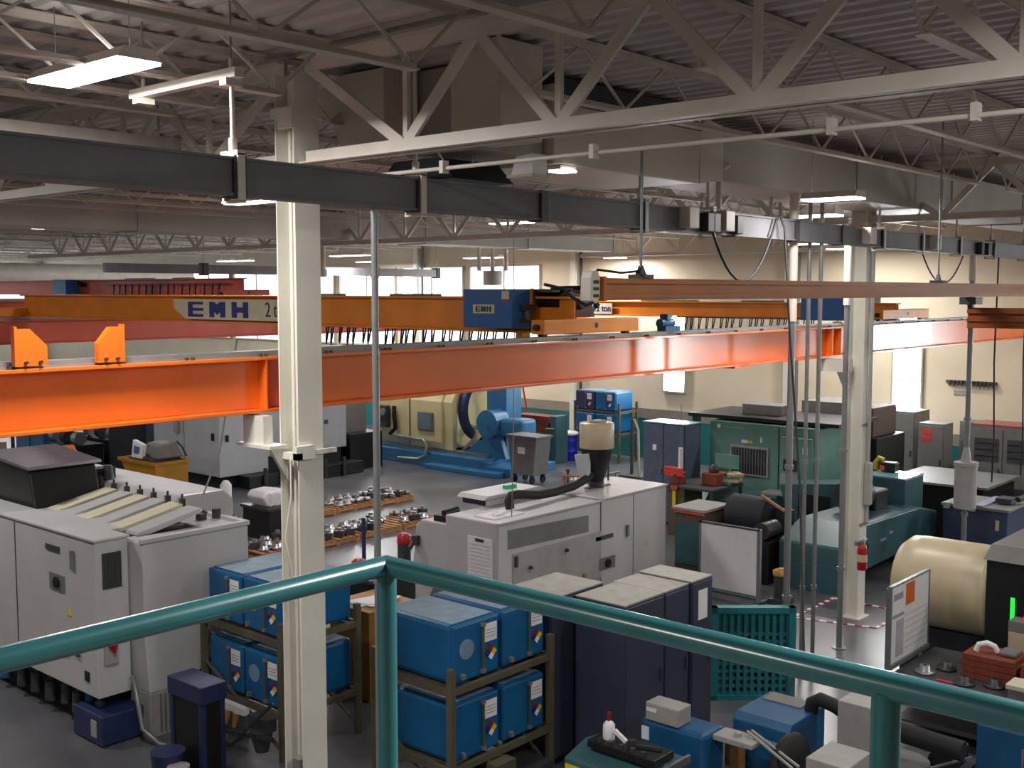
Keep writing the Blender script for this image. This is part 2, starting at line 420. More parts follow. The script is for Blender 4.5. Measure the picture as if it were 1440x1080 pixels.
for (o, X0) in ((jn, -5.05), (jm, 6.2), (jf, 17.5)):
    dup(o, (X0, 8.3, 6.95), {-5.05: 'bar joist on the column line, meeting the near column from the left', 6.2: 'bar joist on the column line behind the near column', 17.5: 'bar joist on the column line beyond the right column'}[X0])
# ================================================================ DUCTWORK UNDER THE ROOF
t = T('duct_run', 'long grey rectangular duct running from the centre to the far right under the roof', 'duct', (8.4, 7.4, 6.62))
P('plenum_box', MB().box(8.4, 11.0, 6.9, 8.2, 6.62, 7.38), M_ductw, t, 0.015)
m = MB().box(8.42, 11.0, 6.86, 6.9, 7.2, 7.44)
P('insulation_band', m, M_navy, t)
m = MB().prism([(11.0, 6.62), (11.5, 6.68), (11.5, 7.3), (11.0, 7.38)], 'y', 6.9, 8.0)
P('reducer', m, M_ductw, t)
for k in range(5):
    a = 11.5+k*3.6; b = min(a+3.6, 29.4)
    m = MB().box(a, b-0.03, 6.9, 7.9, 6.68, 7.3)
    P('duct_section', m, M_duct, t)
    P('duct_flange', MB().box(b-0.03, b+0.02, 6.88, 7.92, 6.66, 7.32), M_duct, t)
m = MB(); m.box(8.55, 9.35, 8.2, 8.8, 6.62, 7.42); P('riser_box', m, M_ductw, t, 0.01)
P('riser_box', MB().box(6.85, 7.4, 6.2, 6.75, 6.66, 7.46), M_ductw, t, 0.01)
P('shaded_box', MB().box(7.45, 8.35, 7.0, 7.95, 6.68, 7.46), M_duct, t, 0.01)  # shade on this box is put into its grey colour
P('inlet_hood', MB().prism([(8.65, 7.3), (8.3, 7.42), (7.7, 7.42), (7.7, 6.85), (7.95, 6.68), (8.25, 6.68)], 'x', 6.95, 7.35), M_ductw, t, 0.01)
P('access_panel', MB().box(8.38, 8.4, 7.05, 8.05, 6.72, 7.25), M_duct, t)
t = T('supply_diffuser', 'dark navy supply air opening under the cream plenum box', 'duct', (7.6, 7.6, 6.35))
m = MB().prism([(7.15, 6.42), (8.15, 6.42), (7.95, 6.62), (7.35, 6.62)], 'x', 7.3, 8.1)
P('hood', m, M_navy, t)
P('drop_rod', MB().cyl((7.7, 7.6, 6.6), (7.7, 7.6, 7.45), 0.012, n=6).cyl((7.7, 7.3, 6.6), (7.7, 7.3, 7.45), 0.012, n=6), M_galv, t)
t = T('air_nozzle', 'white wedge-shaped air nozzle hanging under the plenum at top centre', 'nozzle', (7.9, 6.85, 6.35))
P('nozzle_shell', MB().prism([(6.65, 6.46), (6.92, 6.46), (6.86, 6.63), (6.65, 6.65)], 'x', 7.8, 8.0), mat('nozzle_white', 'f4f2f0', 0.4, var=0), t, 0.01)
P('nozzle_lip', MB().box(7.78, 8.02, 6.64, 6.95, 6.44, 6.465), M_steelw, t)
t = T('duct_run', 'broad grey duct crossing the upper left behind the near column', 'duct', (-4, 20.9, 6.6))
for k in range(8):
    a = -4+k*4.0; b = a+4.0
    P('duct_section', MB().box(a, b-0.03, 20.6, 21.6, 6.62, 7.25), M_duct, t)
    P('duct_flange', MB().box(b-0.03, b+0.02, 20.58, 21.62, 6.6, 7.27), M_duct, t)
t = T('round_duct', 'white round-ended duct along the far left of the roof', 'duct', (2, 44, 6.3))
P('duct_section', MB().cyl((2, 44, 6.1), (28, 44, 6.1), 0.42, n=18), M_steelw, t)
t = T('strut_beam', 'pale grey channel strut at the left edge above the busway', 'strut', (3.4, 8.5, 6.53))
P('channel', MB().box(1.5, 5.9, 9.34, 9.46, 6.65, 6.67).box(1.5, 5.9, 9.34, 9.36, 6.67, 6.82).box(1.5, 5.9, 9.44, 9.46, 6.67, 6.82), mat('strut_taupe', '7a726c', 0.6), t)
for x in (2.2, 5.7): P('hanger_rod', MB().cyl((x, 9.4, 6.67), (x, 9.4, 7.49), 0.01, n=6), M_galv, t)
# three-bar hanging strut that carries the busway
t = T('strut_hanger', 'white trapeze bar with rod holding up the near end of the busway', 'strut', (4.67, 7.3, 6.9))
P('channel', MB().box(4.63, 4.71, 6.65, 8.05, 6.88, 6.95), M_steelw, t, 0.005)
for y in (6.75, 7.9):
    P('beam_clamp', MB().box(4.6, 4.74, y-0.04, y+0.04, 6.83, 6.88).cyl((4.67, y, 6.95), (4.67, y, 7.02), 0.015, n=8), M_steelw, t)
    P('hanger_rod', MB().cyl((4.67, y, 6.95), (4.67, y, 7.45), 0.008, n=6), M_galv, t)

# ================================================================ BUSWAY
def by(x): return 6.68+(x-3)*0.039
t = T('busway', 'dark grey electrical busway running from upper left to far right past the near column', 'busway', (3, by(3), 6.07))
jx = [2.6, 4.67, 6.5, 8.15, 9.9, 11.9, 13.6, 15.1, 16.6, 18.3, 20.2, 22.2, 24.4, 26.8, 29.2]
for i, (a, b) in enumerate(zip(jx[:-1], jx[1:])):
    m = MB(); ang = math.atan(0.039); L = (b-a)/math.cos(ang); c = ((a+b)/2, by((a+b)/2), 6.2)
    m.rbox(c, (L-0.05, 0.11, 0.24), ang); m.rbox((c[0], c[1], 6.075), (L-0.05, 0.15, 0.02), ang); m.rbox((c[0], c[1], 6.325), (L-0.05, 0.15, 0.02), ang)
    P('bus_section', m, M_bus, t)
    if i: P('bus_joint', MB().rbox((a, by(a), 6.2), (0.11, 0.17, 0.29), ang), M_busd, t, 0.006)
for x in (4.67, 6.5, 9.9, 11.35, 16.6, 18.3, 20.2, 22.2, 24.4):
    y = by(x); lt = x in (4.67, 6.5, 11.35, 16.6, 18.3, 20.2)
    m = MB().box(x-0.03, x+0.03, y-0.1, y-0.085, 6.03, 6.36).box(x-0.03, x+0.03, y+0.085, y+0.1, 6.03, 6.36).box(x-0.035, x+0.035, y-0.1, y+0.1, 6.35, 6.38).box(x-0.035, x+0.035, y-0.1, y+0.1, 6.02, 6.035)
    P('hanger_clamp', m, M_steelw if lt else M_galv, t)
    P('hanger_rod', MB().cyl((x, y, 6.38), (x, y, 6.9 if x == 4.67 else 7.45), 0.017 if lt else 0.01, n=8).cyl((x, y, 6.38), (x, y, 6.47), 0.03, n=8), M_steelw if lt else M_galv, t)
for (x, lb) in ((10.72, 'cream tap-off box'), (11.55, None), (18.75, None), (15.9, None)):
    y = by(x)
    P('tap_box', MB().box(x-0.1, x+0.1, y-0.2, y-0.055, 6.1, 6.34), M_ductw if x < 12 else M_steelw, t, 0.01, label=lb)
for x in (11.15, 11.3, 11.85, 21.2, 21.6):
    P('fuse_switch', MB().box(x-0.07, x+0.07, by(x)-0.17, by(x)-0.055, 6.08, 6.3), M_busd, t, 0.01)
# second, farther busway
t = T('busway', 'far dark busway seen between the blue hoist and the pale duct', 'busway', (17, 27.5, 5.85))
for k, (a, b) in enumerate(((15.0, 18.0), (18.0, 21.0), (21.0, 24.4), (24.4, 27.2))):
    P('bus_section', MB().box(a, b-0.05, 27.45, 27.6, 5.9, 6.15), M_bus, t)
    P('bus_joint', MB().box(b-0.08, b+0.08, 27.4, 27.65, 5.85, 6.2), M_busd, t)
    P('hanger_rod', MB().cyl((b, 27.52, 6.2), (b, 27.52, 7.45), 0.012, n=6), M_galv, t)

# conduit under the near truss
t = T('conduit_run', 'thin white conduit clipped below the near truss', 'conduit', (6.42, 3, 6.3))
P('pipe', MB().tube([(6.75, 7.6, 6.33), (6.45, 7.45, 6.37), (6.42, 7.3, 6.38), (6.42, 5, 6.38), (6.42, 2, 6.37), (6.42, -6, 6.37)], 0.017, 8), M_steelw, t)
P('branch_pipe', MB().tube([(6.42, 7.0, 6.37), (6.5, 7.2, 6.3), (6.6, 7.3, 6.28)], 0.012, 6), M_steelw, t)
for y in (6.4, 4.9, 3.1, 2.25, 0.5): P('clip', MB().box(6.38, 6.45, y-0.02, y+0.02, 6.34, 6.44).cyl((6.42, y, 6.43), (6.35, y, 6.5), 0.008, n=6), M_steelw, t)

# ================================================================ LIGHTS
def lamp(x, y, z, L, label, power=1.0, w=0.34, top=7.49):
    t = T('fluorescent_light', label, 'ceiling light', (x, y, z), 'fluorescent fixtures')
    P('housing', MB().prism([(x-w/2, z+0.02), (x+w/2, z+0.02), (x+w*0.3, z+0.1), (x-w*0.3, z+0.1)], 'y', y-L/2, y+L/2), M_steelw, t)
    P('diffuser', MB().box(x-w/2+0.01, x+w/2-0.01, y-L/2+0.01, y+L/2-0.01, z, z+0.02), M_tube, t)
    for s in (-1, 1): P('hanger_wire', MB().cyl((x, y+s*L*0.4, z+0.1), (x, y+s*L*0.4, top), 0.004, n=5), M_galv, t)
    ld = bpy.data.lights.new('lamp_light', 'AREA'); ld.shape = 'RECTANGLE'; ld.size = w; ld.size_y = L; ld.energy = LAMP_W*power; ld.color = (1.0, 0.96, 0.92)
    lo = bpy.data.objects.new('lamp_light', ld); COL.objects.link(lo); lo.parent = t; lo.location = (0, 0, -0.012)
    lu = ld.copy(); lu.energy = LAMP_W*power*0.015; lu.size = w*0.6; uo = bpy.data.objects.new('added_uplight', lu); COL.objects.link(uo); uo.parent = t; uo.location = (0, 0, 0.115); uo.rotation_euler = (math.pi, 0, 0)  # weak upward light added above each housing to lift the ceiling
    return t
for a in ((4.08, 7.58, 6.93, 1.3, 'big bright fluorescent fixture at the top left, nearest of all'),
          (11.5, 16.05, 6.9, 1.3, 'lit fixture just left of the near column under the busway'),
          (18.75, 16.6, 6.9, 1.1, 'lit fixture below the busway at the picture centre'),
          (12.8, 26.1, 6.9, 1.0, 'small lit fixture at far left under the broad grey duct'),
          (23.2, 38.1, 6.9, 1.9, 'lit fixture at left above the crane sign'),
          (22.9, 27.0, 6.5, 1.6, 'lit fixture just right of the near column, large one'),
          (24.2, 35.5, 6.5, 0.8, 'left one of two small lit fixtures above the crane sign'),
          (24.2, 34.4, 6.5, 0.8, 'right one of two small lit fixtures above the crane sign'),
          (28.3, 32.4, 6.5, 0.9, 'lit fixture by the grey hanging pipe near the window band'),
          (27.3, 25.4, 6.5, 1.6, 'lit fixture above the blue hoist'),
          (28.9, 21.2, 6.45, 0.7, 'small lit fixture over the brown crane track end'),
          (24.5, 12.3, 6.5, 1.0, 'lit fixture above the brown track left of the right column'),
          (12.8, 6.15, 6.5, 0.7, 'lit fixture beside the right column under the grey duct, upper one'),
          (15.2, 7.55, 6.48, 0.7, 'lit fixture beside the right column under the grey duct, lower one'),
          (21.5, 47.0, 6.5, 1.5, 'lit fixture at the far left edge of the hall')):
    lamp(*a, power=0.4 if a[0] in (15.2, 12.8) else 1.0, top=6.68 if a[0] == 15.2 else 7.49)
lamp(27.9, 12.9, 6.5, 1.2, 'lit fixture near the far wall glowing behind the right column')
t = T('square_light', 'small square lit fixture under the cream plenum at top centre', 'ceiling light', (8.65, 6.98, 6.56)); P('housing', MB().box(8.5, 8.75, 6.9, 7.08, 6.58, 6.62), M_steelw, t); P('lens', MB().box(8.52, 8.73, 6.88, 7.06, 6.56, 6.58), M_tube, t)
for (x, y, lb) in ((4, 0.2, 'over the railing'), (11.5, -0.6, 'right of the small blue machines'), (18.7, 0.4, 'right of the cream tank'), (25, 3.5, 'right of the grey cabinets'), (4, 16, 'left of the left turning centre'), (4, 25, 'farther left in the hall'), (5, 36, 'in the back left bay'), (11.5, 38, 'left of the crane sign'), (26.5, -5, 'in the far right corner'), (-3, 4, 'over the mezzanine')):  # unseen fixtures added to light the hall and railing
    lamp(x, y, 6.88, 1.3, 'added fluorescent fixture out of the picture, '+lb, power=1.3 if x == 4 and y < 3 else 0.8 if y < 3 else 1.0)

# ================================================================ CRANE RUNWAYS
def runway(X0, X1, Yc, z0, z1, m, label, seg=11.3, stops=()):
    t = T('runway_beam', label, 'crane runway', (X0, Yc, z0), 'crane runway beams')
    P('beam', MB().ibeam('x', X0, X1, Yc, z0, z1, 0.26, 0.03, 0.02), m, t, 0.004)
    x = 6.2-seg
    while x < X1:
        if x > X0:
            for dx in (-0.16, 0.16):
                P('stiffener', MB().box(x+dx-0.008, x+dx+0.008, Yc-0.125, Yc-0.01, z0+0.03, z1-0.03), m, t)
        x += seg
    P('crane_rail', MB().box(X0, X1, Yc-0.03, Yc+0.03, z1, z1+0.05).box(X0, X1, Yc-0.05, Yc+0.05, z1, z1+0.012), M_galv, t)
    P('conductor_bar', MB().box(X0, X1, Yc+0.09, Yc+0.12, z1+0.02, z1+0.05), M_mgrey, t)
    return t
rw = runway(-7.5, 29.6, 8.4, 4.32, 4.82, M_orange, 'bright orange runway beam crossing the whole picture behind the near column')
clipm = None
for k in range(32):
    x = 1.5+k*0.75
    mb = MB().cyl((x, 8.31, 4.82), (x, 8.31, 4.845), 0.018, n=6).cyl((x+0.06, 8.31, 4.82), (x+0.06, 8.31, 4.845), 0.018, n=6)
    P('rail_clip', mb, M_dmetal, rw)
P('end_stop', MB().prism([(3.80, 4.84), (4.03, 4.84), (4.03, 4.99), (3.90, 5.12), (3.80, 5.12)], 'y', 8.28, 8.3).box(3.78, 3.8, 8.28, 8.34, 4.84, 5.14).prism([(3.80, 4.84), (4.03, 4.84), (4.03, 4.99), (3.90, 5.12), (3.80, 5.12)], 'y', 8.32, 8.34), M_orange, rw)
P('end_stop', MB().prism([(4.65, 4.84), (4.44, 4.84), (4.44, 4.99), (4.55, 5.12), (4.65, 5.12)], 'y', 8.28, 8.3).box(4.65, 4.67, 8.28, 8.34, 4.84, 5.14).prism([(4.65, 4.84), (4.44, 4.84), (4.44, 4.99), (4.55, 5.12), (4.65, 5.12)], 'y', 8.32, 8.34), M_orange, rw)
for x in (3.86, 3.97, 4.5, 4.6): P('stop_bolt', MB().cyl((x, 8.25, 4.87), (x, 8.28, 4.87), 0.013, n=6), M_dmetal, rw)
P('splice_plate', MB().box(14.2, 14.7, 8.27, 8.53, 4.29, 4.32), M_orange, rw)
runway(-7.5, 29.6, 22.9, 4.32, 4.82, M_red_or, 'darker red-orange runway beam in the second row, behind the near one at left')
runway(6.0, 29.6, 24.2, 4.75, 5.2, M_red_or, 'farthest red-orange runway beam with the small blue hoist crane above it')

# ================================================================ OVERHEAD CRANES
def wheels(t, Xs, Yc, z):
    for x in Xs: P('wheel', MB().cyl((x, Yc-0.05, z), (x, Yc+0.05, z), 0.07, n=14), M_dmetal, t)
def crane(Xg, Y0, Y1, z0, z1, tr0, tr1, ztr, label, m, truckm):
    t = T('bridge_crane', label, 'overhead crane', (Xg, Y0, ztr), 'bridge cranes')
    P('girder', MB().ibeam('y', Y0, Y1, Xg, z0, z1, 0.22, 0.03, 0.02), m, t, 0.004)
    for Yc in (Y0, Y1):
        tr = P('end_truck', MB().box(tr0, tr1, Yc-0.13, Yc+0.07, ztr+0.03, ztr+0.2), truckm, t, 0.008)
        P('truck_hole', MB().cyl(((tr0+tr1)/2+0.05, Yc-0.132, ztr+0.12), ((tr0+tr1)/2+0.05, Yc-0.12, ztr+0.12), 0.035, n=12), M_black, tr)
        for x in (tr0+0.12, tr1-0.12): P('wheel', MB().cyl((x, Yc-0.04, ztr+0.04), (x, Yc+0.04, ztr+0.04), 0.05, n=14), M_dmetal, tr)
        for x in (tr0-0.05, tr1): P('bumper', MB().cyl((x, Yc-0.03, ztr+0.11), (x+0.05, Yc-0.03, ztr+0.11), 0.04, n=10), M_black, tr)
    P('top_walk', MB().box(Xg-0.02, Xg+0.12, Y0+2.4, Y0+3.3, z1, z1+0.03).box(Xg-0.02, Xg+0.12, Y0+4.4, Y0+5.8, z1, z1+0.03), M_mgrey, t)
    return t
c = crane(10.7, 8.45, 22.9, 4.885, 5.34, 9.97, 11.86, 4.87, 'amber bridge crane with lettered sign and blue hoist, nearest of the cranes', M_amber, M_amber)
sp = P('sign_panel', MB().prism([(13.5, 4.94), (16.75, 4.94), (17.1, 5.12), (17.1, 5.27), (13.5, 5.27)], 'x', 10.575, 10.588), M_signp, c)
def block_EMH(yc, zc, w, h, gap, th, x, parent, m):
    for i, ch in enumerate('EMH'):
        y = yc+(1-i)*(w+gap)+w/2; z0 = zc-h/2; z1 = zc+h/2; b = MB()
        b.box(x-0.008, x, y-th, y, z0, z1)
        if ch == 'E':
            for z in (z0, zc-h*0.09, z1-h*0.18): b.box(x-0.008, x, y-w, y-th, z, z+h*0.18)
        if ch == 'M':
            b.box(x-0.008, x, y-w, y-w+th, z0, z1)
            b.prism([(y-th, z1), (y-th, z1-th*1.2), (y-w/2, z0+th*0.3), (y-w/2, z0+th*1.6)], 'x', x-0.008, x)
            b.prism([(y-w+th, z1), (y-w+th, z1-th*1.2), (y-w/2, z0+th*0.3), (y-w/2, z0+th*1.6)], 'x', x-0.008, x)
        if ch == 'H':
            b.box(x-0.008, x, y-w, y-w+th, z0, z1).box(x-0.008, x, y-w+th, y-th, zc-th*0.33, zc+th*0.33)
        P('letter', b, m, parent)
block_EMH(15.8, 5.105, 0.44, 0.25, 0.19, 0.13, 10.572, sp, M_letter)
text_part('2 ton', 0.33, (10.57, 14.2, 5.105), '-x', M_letterd, sp, bold=-0.002, narrow=0.85)
def festoon(c, X, Y0, n, z, dy=0.165, drop=0.26):
    P('festoon_rail', MB().box(X-0.02, X+0.02, Y0-0.3, Y0+n*dy+0.3, z, z+0.03), M_dmetal, c)
    for k in range(n):
        y = Y0+k*dy+random.uniform(-0.05, 0.05); d = drop*random.uniform(0.85, 1.1)
        a = [(X, y+0.045*math.sin(u*math.pi)*(1 if u < .5 else 1)+0.05*u, z-d*math.sin(u*math.pi)) for u in [i/6 for i in range(7)]]
        P('festoon_loop', MB().tube(a, 0.013, 5), M_cable, c)
festoon(c, 10.86, 9.7, 26, 4.87)
c = crane(20.4, 8.45, 22.9, 4.86, 5.19, 19.42, 21.55, 4.87, 'farther amber bridge crane with a small lettered sign and black cable loops', M_amber, M_amber)
sp = P('sign_panel', MB().box(20.27, 20.29, 14.95, 15.85, 4.9, 5.14), M_signp, c)
text_part('EMH/2 ton', 0.2, (20.265, 15.4, 5.02), '-x', M_letter, sp, bold=0.003, narrow=0.95)
festoon(c, 20.2, 9.9, 20, 4.85, 0.17, 0.3)
c = crane(17.0, 24.2, 46, 5.3, 5.75, 16.3, 17.7, 5.25, 'dusky red bridge crane in the back bay with black cable loops', M_red_or, M_red_or)
festoon(c, 16.85, 25.0, 16, 5.6, 0.36, 0.42)

def hoist(X, Y, z, label, big):
    t = T('hoist_trolley', label, 'crane hoist', (X, Y, z), 'blue crane hoists')
    b = P('motor_cabinet', MB().box(X-0.5, X-0.12, Y, Y+0.82, z-0.42, z+0.06), M_hoist, t, 0.01)
    if big:
        n = P('name_plate', MB().box(X-0.508, X-0.5, Y+0.28, Y+0.64, z-0.24, z-0.13), M_signp, b)
        block_EMH(Y+0.46, z-0.185, 0.07, 0.07, 0.022, 0.02, X-0.508, b, M_letterd)
        P('warning_label', MB().box(X-0.505, X-0.5, Y+0.04, Y+0.16, z-0.06, z+0.04), M_signp, b)
        P('warning_label', MB().box(X-0.505, X-0.5, Y+0.04, Y+0.16, z-0.08, z-0.06), M_pinkred, b)
        P('edge_strip', MB().box(X-0.16, X-0.1, Y-0.012, Y+0.0, z-0.15, z+0.07), M_amber, b)
        P('connector', MB().box(X-0.36, X-0.12, Y-0.06, Y, z-0.2, z-0.13).cyl((X-0.24, Y-0.03, z-0.32), (X-0.24, Y-0.03, z-0.2), 0.06, n=10).box(X-0.36, X-0.12, Y-0.06, Y, z-0.34, z-0.3), M_dmetal, t)
    P('drum', MB().cyl((X+0.15, Y+0.1, z-0.12), (X+0.15, Y+0.8, z-0.12), 0.16, n=16), M_dmetal, t)
    P('trolley_frame', MB().box(X-0.12, X+0.35, Y-0.05, Y+0.0, z-0.1, z+0.06).box(X-0.12, X+0.35, Y+0.82, Y+0.87, z-0.1, z+0.06).box(X-0.1, X+0.3, Y-0.3, Y+0.9, z+0.02, z+0.05), M_dmetal, t)
    P('gearbox', MB().cyl((X+0.1, Y-0.35, z-0.1), (X+0.1, Y, z-0.1), 0.13, n=14).box(X+0.05, X+0.6, Y-0.3, Y-0.1, z-0.14, z+0.06), M_black, t, 0.01)
    P('hook_block', MB().box(X+0.05, X+0.2, Y+0.3, Y+0.42, z-0.62, z-0.45).tube([(X+0.12, Y+0.36, z-0.62), (X+0.12, Y+0.36, z-0.7), (X+0.12, Y+0.42, z-0.76), (X+0.12, Y+0.36, z-0.8), (X+0.12, Y+0.31, z-0.76)], 0.014, 6), M_yel, t)
    P('hoist_rope', MB().cyl((X+0.1, Y+0.34, z-0.45), (X+0.1, Y+0.34, z-0.2), 0.006, n=5).cyl((X+0.16, Y+0.38, z-0.45), (X+0.16, Y+0.38, z-0.2), 0.006, n=5), M_dmetal, t)
    return t
t = hoist(10.7, 9.03, 5.37, 'blue hoist cabinet with lettered plate on the nearest crane', True)
P('flexible_tube', MB().tube([(10.9, 8.95, 5.42), (11.0, 8.75, 5.4), (10.98, 8.62, 5.28), (11.0, 8.55, 5.2)], 0.045, 10), M_alu, t)
P('guard_plate', MB().prism([(10.75, 5.08), (11.3, 5.08), (11.2, 5.35), (10.75, 5.4)], 'y', 8.6, 8.63), mat('guard_maroon', '5a2a22', 0.5), t)
P('cable_bundle', MB().tube([(10.8, 8.9, 5.44), (11.2, 8.7, 5.45), (11.25, 8.6, 5.4), (11.2, 8.5, 5.2)], 0.03, 6).tube([(11.0, 8.8, 5.38), (11.2, 8.6, 5.36), (11.25, 8.5, 5.22)], 0.025, 6), M_cable, t)
hoist(20.4, 9.35, 5.27, 'dark blue hoist on the farther crane, left of the right column', False)
hoist(17.0, 32.6, 5.7, 'small blue hoist on the back bay crane at upper left', False)
t = T('drive_motor', 'small blue drive motor with a glowing spot of painted glare on the orange runway', 'motor', (12.65, 8.4, 4.87))
P('motor_body', MB().cyl((12.45, 8.4, 4.98), (12.75, 8.4, 4.98), 0.06, n=12).box(12.5, 12.85, 8.33, 8.47, 4.87, 4.94).box(12.55, 12.65, 8.34, 8.46, 5.02, 5.1), M_blue2, t)
P('lens', MB().lathe([(0.03, 0), (0.045, 0.02), (0.03, 0.04)], (12.78, 8.3, 5.0), 10).lathe([(0.02, 0), (0.035, 0.02), (0.02, 0.04)], (12.66, 8.3, 5.04), 10), M_cyan_e, t)  # no lamp here: glowing discs stand in for a reflected glare

# ================================================================ BROWN WORKSTATION CRANE
t = T('crane_track', 'long brown enclosed crane track running right from the picture centre', 'crane track', (6.6, 5.0, 5.33))
m = MB().box(6.62, 29.5, 4.95, 5.05, 5.485, 5.5).box(6.62, 29.5, 4.93, 5.07, 5.46, 5.485).box(6.62, 29.5, 4.965, 5.035, 5.38, 5.46).box(6.62, 29.5, 4.94, 5.06, 5.35, 5.38).box(6.62, 29.5, 4.955, 5.045, 5.335, 5.35)
P('track_profile', m, M_brown, t)
P('end_cap', MB().box(6.585, 6.62, 4.93, 5.07, 5.33, 5.51), M_brown, t)
for x in (7.15, 13.2, 17.0, 21, 25):
    P('hanger_rod', MB().cyl((x, 5.0, 5.52), (x, 5.0, 6.5 if x < 8 else 7.4), 0.012, n=6), M_galv, t)
    P('hanger_bracket', MB().box(x-0.06, x+0.06, 4.92, 5.08, 5.5, 5.53).prism([(x-0.05, 5.53), (x+0.05, 5.53), (x, 5.6)], 'y', 4.98, 5.02), M_dmetal, t)
t = T('crane_bridge', 'dark brown grooved crane bridge at the right edge under the long track', 'crane track', (14.3, 3, 4.95))
m = MB().box(14.25, 14.35, -3, 5.02, 5.18, 5.2).box(14.23, 14.37, -3, 5.02, 5.13, 5.18).box(14.26, 14.34, -3, 5.02, 5.07, 5.13).box(14.23, 14.37, -3, 5.02, 5.03, 5.07).box(14.25, 14.35, -3, 5.02, 4.965, 5.03).box(14.23, 14.37, -3, 5.02, 4.95, 4.965)
P('bridge_profile', m, M_dkbrown, t)
P('end_truck', MB().box(14.18, 14.42, 4.9, 5.1, 5.24, 5.33).cyl((14.2, 5.0, 5.28), (14.4, 5.0, 5.28), 0.05, n=12).box(14.27, 14.33, 4.97, 5.03, 5.2, 5.26), M_dmetal, t)
t = T('pendant_control', 'white pendant control with black buttons at the end of the brown track', 'crane control', (6.5, 5.0, 5.32))
P('control_body', MB().prism([(6.45, 5.33), (6.53, 5.31), (6.57, 5.36), (6.57, 5.5), (6.54, 5.55), (6.48, 5.55), (6.46, 5.5)], 'y', 4.95, 5.05), M_steelw, t, 0.01)
for z in (5.47, 5.42, 5.37): P('button', MB().box(6.485, 6.545, 4.944, 4.952, z-0.012, z+0.012), M_black, t)
P('control_cable', MB().tube([(6.55, 5.0, 5.5), (6.6, 5.0, 5.56), (6.9, 5.0, 5.54), (7.15, 5.0, 5.56)], 0.01, 6).tube([(6.48, 4.95, 5.32), (6.4, 4.95, 5.3), (6.3, 5.0, 5.36), (6.2, 5.0, 5.42), (6.05, 5.05, 5.45)], 0.012, 6), M_cable, t)
# looping cables
def cable(pts, label, r=0.012, m=None, cat='cable', name='cable', grp=None):
    return S(name, MB().tube(pts, r, 7), m or M_cable, label, cat, grp)
def cat_pts(p0, p1, sag, n=14):
    p0 = Vector(p0); p1 = Vector(p1)
    return [p0.lerp(p1, i/n)+Vector((0, 0, -sag*4*(i/n)*(1-i/n))) for i in range(n+1)]
cable(cat_pts((11.2, 6.85, 6.1), (12.9, 6.95, 6.32), 0.68), 'black cable hanging in a deep loop from the busway above the brown track', 0.016)
cable(cat_pts((18.5, by(18.5), 6.04), (20.6, by(20.6), 6.04), 0.5), 'thin black cable loop under the busway right of the right column', 0.013)
cable([(13.0, 6.95, 6.35), (13.02, 6.9, 6.2), (13.0, 6.8, 5.0), (12.6, 6.4, 3.0), (11.6, 5.8, 1.3), (10.95, 5.72, 0.86)], 'black drop cable falling from the busway to the blue filter box', 0.014)

# ================================================================ VERTICAL DROPS
def drop(x, y, z0, z1, r, label, m=None, white=None, r2=None):
    t = T('conduit_drop', label, 'conduit', (x, y, z0))
    P('pipe', MB().cyl((x, y, z0), (x, y, white or z1), r, n=10), m or M_galv, t)
    if white: P('sleeve', MB().cyl((x, y, white), (x, y, z1), r*1.35, n=10), M_steelw, t)
    for z in (z0+1.2, z0+3.0): P('coupling', MB().cyl((x, y, z), (x, y, z+0.06), r*1.35, n=10), m or M_galv, t)
    P('floor_flange', MB().cyl((x, y, z0), (x, y, z0+0.015), r*2.4, n=12), M_galv, t)
    return t
drop(6.08, 6.86, 0, 6.05, 0.03, 'grey conduit dropping from the busway just right of the near column')
drop(13.75, 7.15, 0, 7.0, 0.045, 'thick grey conduit left of the right column, leftmost of its group', white=5.0)
drop(14.35, 7.22, 0, 6.9, 0.028, 'middle thin conduit of the group left of the right column')
drop(14.5, 7.12, 0, 6.9, 0.03, 'right thin conduit of the group left of the right column')
drop(15.75, 7.3, 0, 6.1, 0.045, 'grey conduit beside the right column with a white upper sleeve', white=5.2)
t = drop(21.2, 7.4, 0, 6.1, 0.05, 'grey air pipe at far right ending in a pale round filter', white=5.6)
P('filter_body', MB().cyl((21.2, 7.4, 1.35), (21.2, 7.4, 2.15), 0.2, n=18).cyl((21.2, 7.4, 2.15), (21.2, 7.4, 2.22), 0.22, n=18).cyl((21.2, 7.4, 2.22), (21.2, 7.4, 2.5), 0.1, 0.05, n=14), M_lgrey, t)
for (x, y, lb) in ((22.9, 7.5, 'thin brownish cord hanging right of the pale round filter'), (24.2, 7.35, 'thin black cord hanging by the right edge')):
    cable([(x, y, 6.1), (x-0.05, y, 4.0), (x+0.1, y, 2.4), (x+0.05, y, 1.6)], lb, 0.017)
cable([(12.9, 11.4, 7.45), (12.95, 11.4, 4.5), (12.9, 11.42, 1.9)], 'thin grey cord hanging left of the near conduit group', 0.008, M_galv)
cable([(8.45, 12.2, 4.8), (8.35, 12.5, 3.3), (8.2, 12.7, 2.7)], 'pale air hose hanging between the near column and its conduit', 0.012, M_lgrey)
for (x, y, lb) in ((9.2, 24.5, 'left'), (9.5, 24.1, 'right')):
    t = T('hanging_pipe', lb+' one of two white pipes hanging at upper left over the crane sign', 'pipe', (x, y, 5.6))
    P('pipe', MB().cyl((x, y, 5.65), (x, y, 7.45), 0.055, n=10), M_steelw, t); P('socket', MB().cyl((x, y, 5.55), (x, y, 5.72), 0.08, n=10), M_steelw, t)
